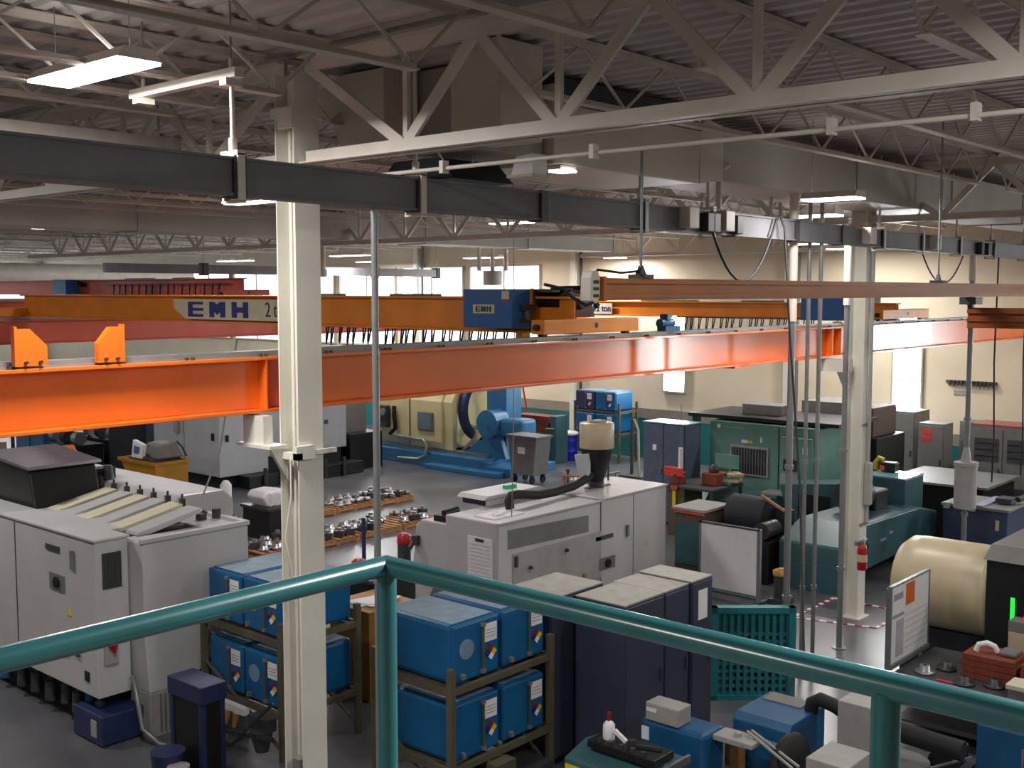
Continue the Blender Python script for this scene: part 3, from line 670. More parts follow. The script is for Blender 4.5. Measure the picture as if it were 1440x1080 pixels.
for (x, y, lb) in ((19.3, 25.0, 'left'), (19.9, 24.6, 'right')):
    t = T('hanging_pipe', lb+' one of two white pipes hanging just right of the near column', 'pipe', (x, y, 5.9))
    P('pipe', MB().cyl((x, y, 5.9), (x, y, 7.45), 0.07, n=10), M_steelw, t); P('socket', MB().cyl((x, y, 5.8), (x, y, 6.0), 0.11, n=10), M_steelw, t)
t = T('hanging_heater', 'grey round hanging unit with white pipes over the blue hoist', 'heater', (26.2, 24.0, 5.6))
P('body', MB().cyl((26.2, 24.0, 5.6), (26.2, 24.0, 6.05), 0.3, n=18), M_lgrey, t)
for dx in (-0.3, 0.0, 0.3): P('pipe', MB().cyl((26.2+dx, 24.0-dx, 6.05), (26.2+dx, 24.0-dx, 7.45), 0.07, n=10), M_steelw, t)
t = T('hanging_pipe', 'curved white pipe standing on the busway right of centre', 'pipe', (11.5, 6.9, 6.4))
P('pipe', MB().tube([(11.5, 6.95, 6.36), (11.5, 6.95, 6.75), (11.52, 6.94, 6.82), (11.62, 6.9, 6.88)], 0.035, 10), M_steelw, t)
t = T('hanging_fixture', 'white bullet-shaped fixture hanging left of the grey pipe group, bright', 'fixture', (13.95, 7.6, 6.3))
P('shell', MB().lathe([(0.02, 0), (0.07, 0.12), (0.13, 0.3), (0.13, 0.42), (0.03, 0.46)], (13.95, 7.6, 6.0), 16), M_steelw, t)
P('stem', MB().cyl((13.95, 7.6, 6.4), (13.95, 7.6, 6.68), 0.02, n=8), M_steelw, t)
# ================================================================ RAILING OF THE MEZZANINE
t = T('guard_railing', 'teal painted pipe railing with a corner post in the foreground', 'railing', (1.71, 1.9, 3.7))
R = 0.0235
P('top_rail', MB().cyl((1.71, 1.9, 4.77), (-7.5, 1.9, 4.77), R, n=24), M_rail, t)
P('top_rail', MB().cyl((1.71, 1.9, 4.77), (1.71, -9.5, 4.77), R, n=24), M_rail, t)
P('middle_rail', MB().cyl((1.71, 1.9, 4.22), (-7.5, 1.9, 4.22), R, n=16).cyl((1.71, 1.9, 4.22), (1.71, -9.5, 4.22), R, n=16), M_rail, t)
for (x, y) in ((1.71, 1.9), (1.71, 0.71), (1.71, -0.48), (1.71, -1.7), (0.5, 1.9), (-0.7, 1.9), (-1.9, 1.9)):
    P('post', MB().cyl((x, y, 3.7), (x, y, 4.77 if (x, y) == (1.71, 1.9) else 4.76), R, n=24), M_rail, t)
    P('post_flange', MB().cyl((x, y, 3.7), (x, y, 3.71), 0.055, n=16), M_rail, t)
P('corner_weld', MB().lathe([(0.004, -0.024), (0.018, -0.016), (0.0245, 0), (0.018, 0.016), (0.004, 0.024)], (1.71, 1.9, 4.77), 18), M_rail, t)

# ================================================================ LEFT WHITE TURNING CENTRE
A = T('turning_centre', 'large white turning centre at the left with an open black hood on top', 'machine tool', (8, 14.5, 0))
P('control_cabinet', MB().box(6.47, 6.9, 12.3, 18.5, 0.55, 2.45), M_white, A, 0.012)
P('cabinet_lid', MB().box(6.45, 6.92, 12.28, 18.5, 2.45, 2.48), M_white, A, 0.006)
for y in (14.35, 16.6): P('door_gap', MB().box(6.462, 6.472, y, y+0.012, 0.6, 2.42), M_dgrey, A)
h = P('isolator_plate', MB().box(6.455, 6.47, 13.05, 13.42, 1.72, 1.92), M_mgrey, A)
P('rotary_switch', MB().cyl((6.43, 13.22, 1.82), (6.46, 13.22, 1.82), 0.07, n=14), M_black, h)
P('vent_slot', MB().box(6.455, 6.47, 13.15, 13.5, 2.2, 2.27), M_dgrey, A)
P('door_handle', MB().box(6.44, 6.47, 12.78, 12.86, 2.05, 2.28), M_mgrey, A, 0.004)
P('door_handle', MB().box(6.44, 6.47, 12.72, 12.8, 0.98, 1.2), M_dgrey, A, 0.004)
P('latch', MB().box(6.455, 6.47, 13.0, 13.1, 0.92, 1.02), M_dgrey, A); P('latch', MB().box(6.455, 6.47, 12.5, 12.6, 0.72, 0.84), M_black, A)
P('warning_triangle', MB().prism([(13.0, 1.45), (12.9, 1.45), (12.95, 1.54)], 'x', 6.46, 6.469), M_yel, A)
g = P('vent_grille', MB().box(6.56, 6.8, 12.285, 12.3, 1.87, 2.3), M_dgrey, A)
for k in range(11): P('louvre', MB().box(6.565+k*0.022, 6.575+k*0.022, 12.27, 12.285, 1.88, 2.29), M_mesh, g)
s = P('main_switch_plate', MB().box(6.55, 6.72, 12.26, 12.3, 0.95, 1.3), M_lgrey, A, 0.006)
P('red_switch', MB().cyl((6.64, 12.22, 1.18), (6.64, 12.26, 1.18), 0.05, n=14).box(6.625, 6.655, 12.2, 12.22, 1.1, 1.26), M_red, s)
# main enclosure with tapering chute
P('end_enclosure', MB().box(6.92, 8.42, 12.0, 12.5, 1.3, 2.4).prism([(6.92, 1.3), (8.05, 1.3), (8.02, 0.95), (7.5, 0.55), (6.97, 0.55)], 'y', 12.0, 12.5), M_white, A, 0.015)
P('side_enclosure', MB().box(8.08, 8.42, 12.02, 12.5, 0.7, 1.3), M_white, A, 0.01)
ch = P('chip_chute', MB().prism([(6.97, 0.55), (7.48, 0.55), (7.3, 0.0), (6.95, 0.0)], 'y', 11.99, 12.45), M_lgrey, A, 0.01)
for k in range(4): P('chute_rib', MB().box(7.09+k*0.06, 7.105+k*0.06, 11.97, 11.99, 0.06, 0.53), M_mgrey, ch)
P('rim', MB().box(6.9, 8.44, 11.98, 12.06, 2.4, 2.46).box(8.36, 8.44, 12.06, 18.5, 2.4, 2.46), M_white, A, 0.01)
P('enclosure_deck', MB().box(6.92, 8.4, 12.5, 18.5, 0.7, 2.2), M_lgrey, A)
P('top_panel', MB().box(7.9, 8.4, 12.06, 13.0, 2.38, 2.42), M_white, A, 0.005)
P('side_channel', MB().box(6.92, 7.35, 12.9, 18.5, 2.3, 2.44), M_white, A, 0.01)
for k in range(6):
    y = 12.45+k*0.42
    P('way_cover_plate', MB().prism([(7.12, 2.36), (7.14, 2.44), (8.02, 2.62), (8.02, 2.56)], 'y', y, y+0.3), M_signp if k % 2 else M_white, A, 0.004)
P('cover_bellows', MB().box(7.1, 7.95, 12.42, 15.0, 2.2, 2.4), M_dgrey, A)
P('back_housing', MB().prism([(8.1, 2.2), (8.1, 2.52), (8.25, 2.64), (8.95, 2.64), (9.1, 2.5), (9.1, 0.5), (8.4, 0.5)], 'y', 13.3, 18.3), M_white, A, 0.03)
for k in range(9):
    y = 12.9+k*0.35
    P('hinge_clip', MB().box(8.02, 8.08, y, y+0.06, 2.56, 2.68).cyl((8.05, y+0.03, 2.68), (8.05, y+0.03, 2.74), 0.015, n=6), M_dmetal, A)
P('fitting_cluster', MB().cyl((8.35, 12.6, 2.42), (8.35, 12.6, 2.55), 0.06, n=10).cyl((8.2, 12.75, 2.42), (8.25, 12.7, 2.52), 0.04, n=8).box(8.1, 8.2, 12.6, 12.7, 2.42, 2.5), M_dmetal, A)
hood = P('black_hood', MB().prism([(14.85, 2.42), (15.0, 2.95), (15.1, 3.02), (16.1, 3.06), (16.3, 2.42)], 'x', 6.98, 7.95), M_black, A, 0.02)
P('hood_lid', MB().prism([(14.85, 2.98), (14.9, 3.02), (16.25, 3.12), (16.25, 3.07)], 'x', 6.9, 7.98), mat('hood_lid_grey', '57505a', 0.45), hood, 0.006)
P('hood_gap', MB().box(6.99, 7.0, 15.5, 16.4, 2.45, 2.8), M_rubber, hood)
P('cable_box', MB().cyl((8.3, 15.3, 2.64), (8.3, 15.3, 2.85), 0.09, 0.06, n=10).box(8.15, 8.45, 15.35, 15.6, 2.64, 2.8).cyl((8.2, 15.6, 2.64), (8.15, 15.7, 2.95), 0.05, n=8), M_dgrey, A)
# blue base and the clutter under the cabinet
P('machine_bed', MB().box(6.75, 8.8, 12.6, 18.2, 0.0, 0.7), M_navy, A)
b = P('coolant_unit', MB().box(6.42, 7.0, 12.15, 12.85, 0.02, 0.38), M_navyp, A, 0.015)
P('unit_label', MB().box(6.41, 6.42, 12.28, 12.4, 0.1, 0.3), M_lgrey, b)
for (y, z, r, mm) in ((12.55, 0.45, 0.07, M_dgrey), (12.8, 0.5, 0.06, M_blue2), (13.1, 0.42, 0.08, M_dmetal), (13.4, 0.46, 0.07, M_dgrey), (13.8, 0.4, 0.09, M_dmetal), (14.2, 0.42, 0.08, M_dmetal), (14.6, 0.4, 0.08, M_dmetal), (15.1, 0.4, 0.09, M_blue2), (15.7, 0.42, 0.08, M_dmetal)):
    P('pump_fitting', MB().cyl((6.62, y, z-0.25), (6.62, y, z), r, r*0.8, n=10).cyl((6.62, y, z), (6.62, y, z+0.06), r*0.4, n=8), mm, A)
P('red_valve', MB().lathe([(0.03, 0), (0.1, 0.04), (0.1, 0.12), (0.03, 0.16)], (6.6, 14.95, 0.45), 14), M_red, A)
P('power_cable', MB().tube([(6.85, 12.2, 0.75), (6.8, 12.05, 0.7), (6.78, 11.95, 0.5), (6.8, 11.9, 0.2), (6.9, 11.7, 0.04), (7.0, 11.2, 0.03), (7.0, 10.8, 0.03)], 0.03, 8), M_galv, A)

# ================================================================ CENTRE WHITE TURNING CENTRE
B = T('turning_centre', 'long white machine enclosure at the centre with black hose on top and paper sheet', 'machine tool', (14.7, 12.2, 0))
P('base', MB().box(12.6, 17.1, 11.5, 13.0, 0, 0.35), M_dgrey, B)
P('main_enclosure', MB().box(12.42, 15.0, 11.27, 12.4, 0.3, 1.88), M_white, B, 0.02)
P('right_enclosure', MB().box(15.0, 16.98, 11.27, 12.5, 0.3, 1.88), M_white, B, 0.015)
P('left_enclosure', MB().prism([(12.0, 0.3), (13.25, 0.3), (13.1, 1.62), (12.95, 1.72), (12.0, 1.72)], 'x', 12.44, 14.0), M_white, B, 0.02)
P('top_lip', MB().box(15.0, 17.0, 11.24, 12.5, 1.88, 1.91).box(12.4, 15.0, 11.24, 11.3, 1.86, 1.89), M_white, B, 0.006)
P('recess_panel', MB().prism([(12.64, 1.45), (14.66, 1.4), (14.66, 1.68), (12.64, 1.75)], 'y', 11.262, 11.275), M_mgrey, B)
P('door_panel', MB().box(12.75, 15.0, 11.255, 11.275, 0.55, 1.36), M_lgrey, B, 0.004)
P('door_seam', MB().box(15.0, 15.012, 11.262, 11.272, 0.35, 1.86).box(15.95, 15.962, 11.262, 11.272, 0.35, 1.86), M_mgrey, B)
for (x, z) in ((13.15, 1.08), (14.05, 1.2)): P('knob', MB().cyl((x, 11.21, z), (x, 11.26, z), 0.03, n=10), M_dgrey, B)
P('door_handle', MB().box(12.78, 12.84, 11.22, 11.26, 1.15, 1.32), M_dgrey, B, 0.004)
P('vent_slot', MB().box(14.85, 15.35, 11.255, 11.27, 1.2, 1.27), M_dgrey, B)
h = P('isolator_plate', MB().box(14.95, 15.4, 11.25, 11.27, 0.68, 0.88), M_mgrey, B)
P('rotary_switch', MB().cyl((15.18, 11.22, 0.78), (15.18, 11.25, 0.78), 0.07, n=14), M_black, h)
P('door_handle', MB().box(15.72, 15.78, 11.22, 11.26, 1.15, 1.35), M_mgrey, B, 0.004)
P('door_lever', MB().box(14.5, 14.56, 11.22, 11.26, 0.62, 0.72), M_gold, B)
P('warning_triangle', MB().prism([(16.35, 0.88), (16.43, 0.88), (16.39, 0.95)], 'y', 11.26, 11.268), M_yel, B)
sh = P('paper_sheet', MB().box(12.41, 12.42, 11.38, 11.9, 0.95, 1.62), M_paper, B)
for k in range(9): P('sheet_line', MB().box(12.406, 12.41, 11.42, 11.86, 1.02+k*0.06, 1.026+k*0.06), M_paperD, sh)
P('sheet_heading', MB().box(12.406, 12.41, 11.56, 11.74, 1.55, 1.6), M_dgrey, sh)
P('top_box', MB().box(12.5, 12.9, 12.05, 12.75, 1.72, 1.82).cyl((12.6, 12.6, 1.82), (12.85, 12.55, 1.86), 0.08, n=12), M_black, B, 0.01)
P('top_hatch', MB().box(13.3, 14.7, 12.3, 12.9, 1.88, 2.0), M_white, B, 0.02)
P('hatch_window', MB().box(13.28, 13.3, 12.35, 12.85, 1.9, 1.98), M_navy, B)
P('hatch_lid', MB().prism([(13.2, 2.0), (14.75, 2.0), (14.6, 2.06), (13.3, 2.06)], 'y', 12.28, 12.92), M_white, B, 0.01)
P('top_tray', MB().box(12.6, 13.3, 11.5, 11.95, 1.88, 1.9).box(12.75, 12.95, 11.6, 11.7, 1.9, 1.93).box(13.0, 13.2, 11.7, 11.85, 1.9, 1.92), M_paper, B)
P('green_cap', MB().box(14.0, 14.25, 12.5, 12.6, 2.06, 2.12), M_lime, B)
P('rear_gutter', MB().box(14.3, 16.9, 12.5, 13.1, 0.3, 1.6), M_lgrey, B, 0.01)
for x, h_ in ((16.0, 0.5), (16.35, 0.35), (16.6, 0.55), (15.4, 0.3)):
    P('pipe_stub', MB().cyl((x, 12.3, 1.88), (x, 12.3, 1.9+h_), 0.018, n=8).cyl((x, 12.3, 1.9+h_), (x, 12.3, 1.96+h_), 0.035, n=8), M_dmetal, B)
P('side_coupling', MB().box(12.36, 12.44, 13.0, 13.12, 1.3, 1.45).cyl((12.3, 13.1, 1.25), (12.4, 13.1, 1.35), 0.04, n=8), M_dgrey, B)
P('floor_motor', MB().cyl((16.2, 11.05, 0.25), (16.75, 11.05, 0.25), 0.12, n=14).box(16.25, 16.7, 10.95, 11.15, 0, 0.15), M_dmetal, B)
# mist collector that stands on it
m_ = T('mist_collector', 'beige cylinder mist collector with dark cone and curved black hose', 'mist collector', (15.85, 12.0, 1.9))
P('filter_drum', MB().lathe([(0.30, 2.62), (0.31, 2.64), (0.31, 3.05), (0.295, 3.07), (0.15, 3.075)], (15.87, 12.02, 0), 26), M_tank, m_)
P('drum_lid', MB().box(15.75, 16.0, 11.9, 12.1, 3.07, 3.12), M_lgrey, m_, 0.01)
P('cone', MB().lathe([(0.12, 2.0), (0.2, 2.25), (0.29, 2.6), (0.29, 2.63)], (15.87, 12.02, 0), 22), M_black, m_)
P('side_scoop', MB().prism([(11.98, 2.55), (12.28, 2.5), (12.2, 2.15), (12.02, 2.0), (11.98, 2.05)], 'x', 15.55, 15.65), M_whiteb, m_, 0.01)
P('stand', MB().cyl((15.87, 12.02, 1.91), (15.87, 12.02, 2.02), 0.14, n=14).box(15.6, 16.2, 11.95, 12.09, 1.9, 1.93), M_dmetal, m_)
P('suction_hose', MB().tube([(13.35, 11.85, 1.9), (13.35, 11.88, 2.03), (13.42, 11.9, 2.1), (13.6, 11.9, 2.1), (14.1, 11.9, 2.02), (14.6, 11.95, 2.0), (15.2, 12.0, 2.02), (15.6, 12.02, 2.1), (15.8, 12.02, 2.2)], 0.075, 12), M_rubber, m_)
P('collector_arm', MB().bar((15.3, 12.35, 2.15), (15.85, 12.05, 2.1), 0.1, 0.03).bar((15.35, 12.35, 1.9), (15.35, 12.35, 2.15), 0.04), M_wood, m_)

# ================================================================ BACK LEFT GREY-WHITE MACHINE
C_ = T('turning_centre', 'tall pale machine in the back row, behind the near column and yellow hopper', 'machine tool', (19.5, 27, 0))
P('front_enclosure', MB().box(17.3, 18.9, 25.9, 29.2, 0.35, 2.7), M_whiteb, C_, 0.02)
P('side_enclosure', MB().box(18.9, 21.8, 25.95, 29.0, 0.75, 2.7), M_whiteb, C_, 0.02)
P('base', MB().box(17.5, 21.7, 26.1, 29.0, 0, 0.75), M_navy, C_)
P('door_gap', MB().box(17.29, 17.3, 27.6, 27.62, 0.4, 2.7), M_mgrey, C_)
P('conduit', MB().cyl((17.27, 27.95, 1.75), (17.27, 27.95, 2.7), 0.02, n=8), M_dgrey, C_)
P('switch_box', MB().box(17.2, 17.3, 27.8, 28.0, 1.45, 1.75), M_lgrey, C_, 0.01)
P('door_handle', MB().box(17.24, 17.3, 26.13, 26.2, 1.35, 1.55), M_black, C_); P('door_handle', MB().box(17.5, 17.57, 25.84, 25.9, 1.32, 1.5), M_black, C_)
for (x, z) in ((18.6, 1.55), (18.6, 1.05), (20.55, 1.5), (20.55, 1.2), (20.95, 1.5)): P('vent', MB().box(x, x+0.14, 25.88 if x < 18.9 else 25.93, 25.96, z, z+0.12), M_dgrey, C_)
P('front_frame', MB().box(17.9, 22.0, 25.4, 25.9, 0.0, 0.35), M_black, C_, 0.01)
for x in (18.4, 19.0, 19.6, 20.5, 21.2): P('frame_pipe', MB().cyl((x, 25.35, 0.0), (x, 25.35, 0.55), 0.06, n=8), M_dmetal, C_)
P('tail_box', MB().box(21.9, 23.2, 25.9, 27.2, 0.0, 1.1), M_black, C_, 0.02)
P('tail_panel', MB().box(21.8, 22.9, 26.3, 28.6, 0.9, 2.3), M_mgrey, C_, 0.02)
for (x0, x1, y0, z0, z1, lb, mm) in ((17.2, 18.3, 30.0, 0, 2.4, 'dark navy cabinet at the left side of the tall pale back row machine', M_navy),):
    t = T('equipment_cabinet', lb, 'cabinet', (x0, y0, 0))
    P('body', MB().box(x0, x1, y0, y0+1.6, z0, z1), mm, t, 0.01); P('top_panel', MB().box(x0-0.02, x1+0.02, y0-0.02, y0+1.62, z1, z1+0.04), M_dgrey, t)
    P('side_panel', MB().box(x0+0.3, x1-0.1, y0-0.02, y0, 0.4, 2.1), M_cab, t)

# ================================================================ YELLOW TIPPING HOPPER
t = T('tipping_hopper', 'yellow steel tipping hopper filled with scrap, behind the left machine', 'hopper', (15.5, 26, 0))
P('hopper_body', MB().prism([(27.0, 1.05), (25.3, 1.05), (25.3, 0.15), (26.3, 0.15)], 'x', 15.0, 15.95), M_yellow, t, 0.01)
P('rim', MB().box(14.96, 15.99, 25.26, 25.32, 1.0, 1.08).box(14.96, 15.99, 27.0, 27.06, 1.0, 1.08).box(15.93, 15.99, 25.32, 27.0, 1.0, 1.08).box(14.96, 15.02, 25.32, 27.0, 1.0, 1.08), M_yellow, t)
P('fork_base', MB().box(15.05, 15.9, 25.4, 25.6, 0, 0.15).box(15.05, 15.9, 26.0, 26.2, 0, 0.15), M_yellow, t)
P('scrap_load', MB().prism([(26.9, 1.0), (26.5, 1.15), (26.0, 1.2), (25.6, 1.12), (25.4, 1.0)], 'x', 15.05, 15.9), M_dmetal, t)
t = T('machine_cover', 'grey rounded cover piled in the yellow hopper', 'cover', (15.7, 25.8, 1.1))
P('cover_shell', MB().prism([(15.2, 1.12), (15.3, 1.5), (15.75, 1.55), (15.98, 1.12)], 'y', 25.5, 26.2), M_mgrey, t, 0.05)
P('cover_rim', MB().tube([(15.75, 25.48, 1.55), (15.9, 25.48, 1.4), (16.02, 25.48, 1.15)], 0.03, 8), M_dgrey, t)
t = T('paper_bag', 'white and blue printed bag leaning on scrap in the yellow hopper', 'bag', (15.2, 26.4, 1.1))
P('bag_body', MB().prism([(26.45, 1.12), (25.95, 1.12), (25.85, 1.5), (26.35, 1.6)], 'x', 15.0, 15.12), M_paper, t, 0.03)
P('bag_print', MB().prism([(26.3, 1.25), (26.05, 1.25), (26.0, 1.42), (26.25, 1.45)], 'x', 14.985, 15.0), M_lblue, t)
# ================================================================ BIG CREAM AND BLUE LATHE
E_ = T('heavy_lathe', 'heavy lathe with cream rounded cover on a blue bed at the back', 'machine tool', (25, 25, 0))
P('bed', MB().box(24.1, 26.4, 22.4, 29.0, 0, 0.42), M_lblue, E_, 0.03)
P('bed_rail', MB().box(24.4, 24.55, 22.6, 28.6, 0.42, 0.52).box(25.4, 25.6, 22.6, 28.6, 0.42, 0.52), M_alu, E_)
P('headstock_cover', MB().prism([(24.45, 0.5), (24.3, 0.75), (24.3, 2.0), (24.5, 2.45), (24.9, 2.75), (26.4, 2.8), (26.7, 2.4), (26.7, 0.5)], 'y', 24.4, 27.4), M_cream, E_, 0.04)
P('cover_seam', MB().box(24.27, 24.3, 25.8, 25.83, 0.55, 2.05), M_mgrey, E_)
w = P('viewing_window', MB().box(24.26, 24.3, 24.75, 25.45, 1.05, 1.65), M_mgrey, E_, 0.02)
P('pane', MB().box(24.25, 24.265, 24.82, 25.38, 1.1, 1.6), mat('oily_glass', '6d8088', 0.2), w)
p_ = P('operator_panel', MB().box(24.1, 24.28, 26.7, 27.2, 1.05, 1.75), M_dgrey, E_, 0.03)
P('panel_lens', MB().cyl((24.05, 26.85, 1.55), (24.1, 26.85, 1.55), 0.12, n=16), M_alu, p_)
P('panel_arm', MB().tube([(24.2, 26.45, 1.75), (24.15, 26.4, 1.45), (24.2, 26.4, 1.05), (24.15, 26.6, 0.85)], 0.07, 8), M_rubber, E_)
P('hose_loop', MB().tube([(24.2, 26.6, 0.85), (24.1, 26.0, 0.82), (24.1, 25.0, 0.8), (24.05, 24.8, 0.65), (24.0, 24.8, 0.35), (23.95, 25.1, 0.2), (23.95, 26.0, 0.16)], 0.05, 8), M_galv, E_)
m = MB()
for r0, r1, a, b, mm, nm in ((1.05, 0.85, 23.7, 23.95, M_navyp, 'chuck_ring'),):
    vs_ = []; n = 32
    for yy in (a, b):
        for rr in (r0, r1):
            for k in range(n):
                q = 2*math.pi*k/n; vs_.append((25.6+rr*math.cos(q), yy, 1.75+rr*math.sin(q)))
    fs = []
    for k in range(n):
        j = (k+1) % n
        fs += [(k, j, n+j, n+k), (2*n+k, 3*n+k, 3*n+j, 2*n+j), (k, 2*n+k, 2*n+j, j), (n+k, n+j, 3*n+j, 3*n+k)]
    P(nm, MB().add(vs_, fs), mm, E_)
P('cream_arch', MB().prism([(24.4, 0.5), (24.55, 0.5), (24.6, 1.6), (24.75, 2.2), (25.1, 2.6), (25.1, 2.75), (24.6, 2.45), (24.35, 2.0)], 'y', 24.0, 24.4), M_cream, E_, 0.02)
P('workpiece_shaft', MB().cyl((25.4, 23.0, 1.15), (25.4, 24.4, 1.15), 0.09, n=14), M_alu, E_)
P('tool_arm', MB().bar((24.7, 23.9, 0.5), (24.9, 23.5, 0.95), 0.08).bar((24.9, 23.5, 0.95), (24.9, 23.35, 0.55), 0.06), M_alu, E_)
P('carriage', MB().prism([(23.0, 0.52), (23.6, 0.52), (23.35, 1.15), (23.05, 1.3)], 'x', 24.7, 25.6), M_lgrey, E_, 0.02)
P('column', MB().box(25.0, 25.7, 22.35, 23.15, 0.4, 2.9), M_lblue, E_, 0.02)
P('gear_case', MB().cyl((24.4, 22.6, 1.45), (25.0, 22.6, 1.45), 0.42, n=20).cyl((24.35, 22.6, 1.4), (24.4, 22.6, 1.4), 0.08, n=10), M_lblue, E_)
P('motor_box', MB().box(24.5, 25.2, 21.3, 22.2, 1.1, 1.65), M_lblue, E_, 0.1)
P('spindle_cover', MB().cyl((24.9, 22.9, 1.1), (24.9, 23.2, 1.1), 0.2, n=16).box(24.6, 25.1, 22.95, 23.2, 0.9, 1.3), M_cream, E_, 0.02)
P('buttress', MB().prism([(22.0, 0.42), (23.7, 0.42), (22.9, 1.1), (22.3, 1.2)], 'x', 24.6, 24.75).prism([(22.0, 0.42), (23.7, 0.42), (22.9, 1.1), (22.3, 1.2)], 'x', 25.6, 25.75), M_lblue, E_)
P('foot_plate', MB().box(23.7, 24.3, 21.6, 24.6, 0, 0.14).box(24.1, 26.2, 21.4, 22.4, 0, 0.25), M_lblue, E_, 0.02)
# ================================================================ BLUE OIL TOTES ON RACKS
def tote(name_label, x, y, z, face, disc=True, paper=True, W=0.70, L=1.08, H=0.62, grp='blue oil totes on racks', seed=0, mm=None):
    """x, y, z: near left lower corner of the front as seen; face '-y' or '-x'"""
    t = T('oil_tote', name_label, 'tote', (x, y, z), grp)
    def Q(u0, u1, d0, d1, z0, z1):   # u across the front, d depth behind the front
        if face == '-y': return MB().box(x+u0, x+u1, y+d0, y+d1, z+z0, z+z1)
        return MB().box(x+d0, x+d1, y-u0, y-u1, z+z0, z+z1)
    P('tank_body', Q(0, W, 0.03, L, 0, H), mm or M_blue, t, 0.05)
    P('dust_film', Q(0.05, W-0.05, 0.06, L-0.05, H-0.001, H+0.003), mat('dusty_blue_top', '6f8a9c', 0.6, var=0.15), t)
    P('front_rim', Q(0.01, W-0.01, 0, 0.05, 0.01, H-0.01), mm or M_blue, t, 0.03)
    uc = 0.42
    P('sight_gauge', Q(uc, uc+0.02, -0.03, -0.01, 0.05, H-0.05), M_rack, t)
    P('gauge_fitting', Q(uc-0.015, uc+0.035, -0.035, 0, H-0.09, H-0.05), M_galv, t); P('gauge_fitting', Q(uc-0.015, uc+0.035, -0.035, 0, 0.04, 0.08), M_galv, t)
    P('drain_tap', Q(0.1, 0.14, -0.05, 0.0, 0.05, 0.1), M_galv, t)
    if paper:
        pp = P('paper_label', Q(uc+0.05, uc+0.23, -0.008, -0.002, H-0.27, H-0.08), M_paper, t)
        for k in range(3): P('label_line', Q(uc+0.07, uc+0.21, -0.012, -0.008, H-0.15-0.035*k, H-0.142-0.035*k), M_paperD, pp)
        # four-colour hazard diamond
        cu, cz, s = uc+0.14, H-0.39, 0.085
        quad = {'red_quarter': (0, 1, M_red), 'yellow_quarter': (1, 0, M_yel), 'blue_quarter': (-1, 0, M_letter), 'white_quarter': (0, -1, M_paper)}
        root = P('hazard_diamond', Q(cu-0.01, cu+0.01, -0.008, -0.004, cz-0.01, cz+0.01), M_paper, t)
        for nm, (du, dz, mq) in quad.items():
            c_, e_ = cu+du*s/2, cz+dz*s/2
            pts = [(c_-s/2, e_), (c_, e_-s/2), (c_+s/2, e_), (c_, e_+s/2)]
            if face == '-y': m = MB().prism([(x+a, z+b) for a, b in pts], 'y', y-0.012, y-0.006)
            else: m = MB().prism([(y-a, z+b) for a, b in pts], 'x', x-0.012, x-0.006)
            P(nm, m, mq, root)
    if disc:
        if face == '-y': m = MB().cyl((x+0.2, y-0.006, z+0.34), (x+0.2, y+0.02, z+0.34), 0.105, n=20)
        else: m = MB().cyl((x-0.006, y-0.2, z+0.34), (x+0.02, y-0.2, z+0.34), 0.105, n=20)
        P('filler_disc', m, mat('disc_blue_grey', '6f8ba4', 0.45), t)
    return t
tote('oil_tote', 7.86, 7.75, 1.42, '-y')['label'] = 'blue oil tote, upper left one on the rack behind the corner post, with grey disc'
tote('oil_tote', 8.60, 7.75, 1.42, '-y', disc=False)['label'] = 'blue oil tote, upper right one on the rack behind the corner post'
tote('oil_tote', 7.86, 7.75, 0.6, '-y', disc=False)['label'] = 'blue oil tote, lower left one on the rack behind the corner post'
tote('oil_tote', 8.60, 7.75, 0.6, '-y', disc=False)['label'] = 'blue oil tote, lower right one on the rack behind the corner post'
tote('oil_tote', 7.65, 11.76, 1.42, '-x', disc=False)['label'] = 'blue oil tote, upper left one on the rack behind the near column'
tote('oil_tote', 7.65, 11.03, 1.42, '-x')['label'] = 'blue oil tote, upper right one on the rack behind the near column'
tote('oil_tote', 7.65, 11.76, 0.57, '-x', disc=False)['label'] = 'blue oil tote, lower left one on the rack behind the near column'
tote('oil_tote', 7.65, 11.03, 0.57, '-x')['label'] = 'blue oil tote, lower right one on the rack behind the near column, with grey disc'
def rack(x0, x1, y0, y1, label, zt, sh, brace='x'):
    t = T('tote_rack', label, 'rack', (x0, y0, 0), 'tote racks')
    for (x, y) in ((x0, y0), (x1, y0), (x0, y1), (x1, y1)):
        P('post', MB().box(x-0.035, x+0.035, y-0.035, y+0.035, 0, zt if (x, y) != (x1, y1) else zt), M_rack, t)
    for z in sh:
        for y in (y0, y1): P('shelf_beam', MB().box(x0, x1, y-0.025, y+0.025, z-0.07, z), M_rack, t)
        for x in (x0, x1): P('side_beam', MB().box(x-0.025, x+0.025, y0, y1, z-0.07, z), M_rack, t)
        for xx in (x0+0.12, (x0+x1)/2, x1-0.12): P('shelf_bar', MB().box(xx-0.025, xx+0.025, y0, y1, z-0.03, z-0.002), M_rack, t)
    for x in (x0, x1): P('diagonal_brace', MB().bar((x, y0+0.02, 0.12), (x, y1-0.02, sh[0]+0.3), 0.04, 0.02), M_rack, t)
    return t
r1 = rack(7.8, 9.36, 7.72, 8.85, 'olive steel rack holding four blue totes behind the corner post', 1.62, (0.59, 1.41))
P('drip_tray', MB().box(7.85, 9.3, 7.6, 8.8, 0.18, 0.24), M_dgrey, r1); P('nozzle_box', MB().box(8.3, 8.6, 7.55, 7.7, 0.3, 0.5), M_rack, r1)
r2 = rack(7.62, 8.75, 10.26, 11.82, 'dark olive rack holding four blue totes behind the near column', 1.62, (0.56, 1.41))
P('manifold_bar', MB().box(7.5, 7.58, 10.85, 11.55, 0.42, 0.5), M_paper, r2)
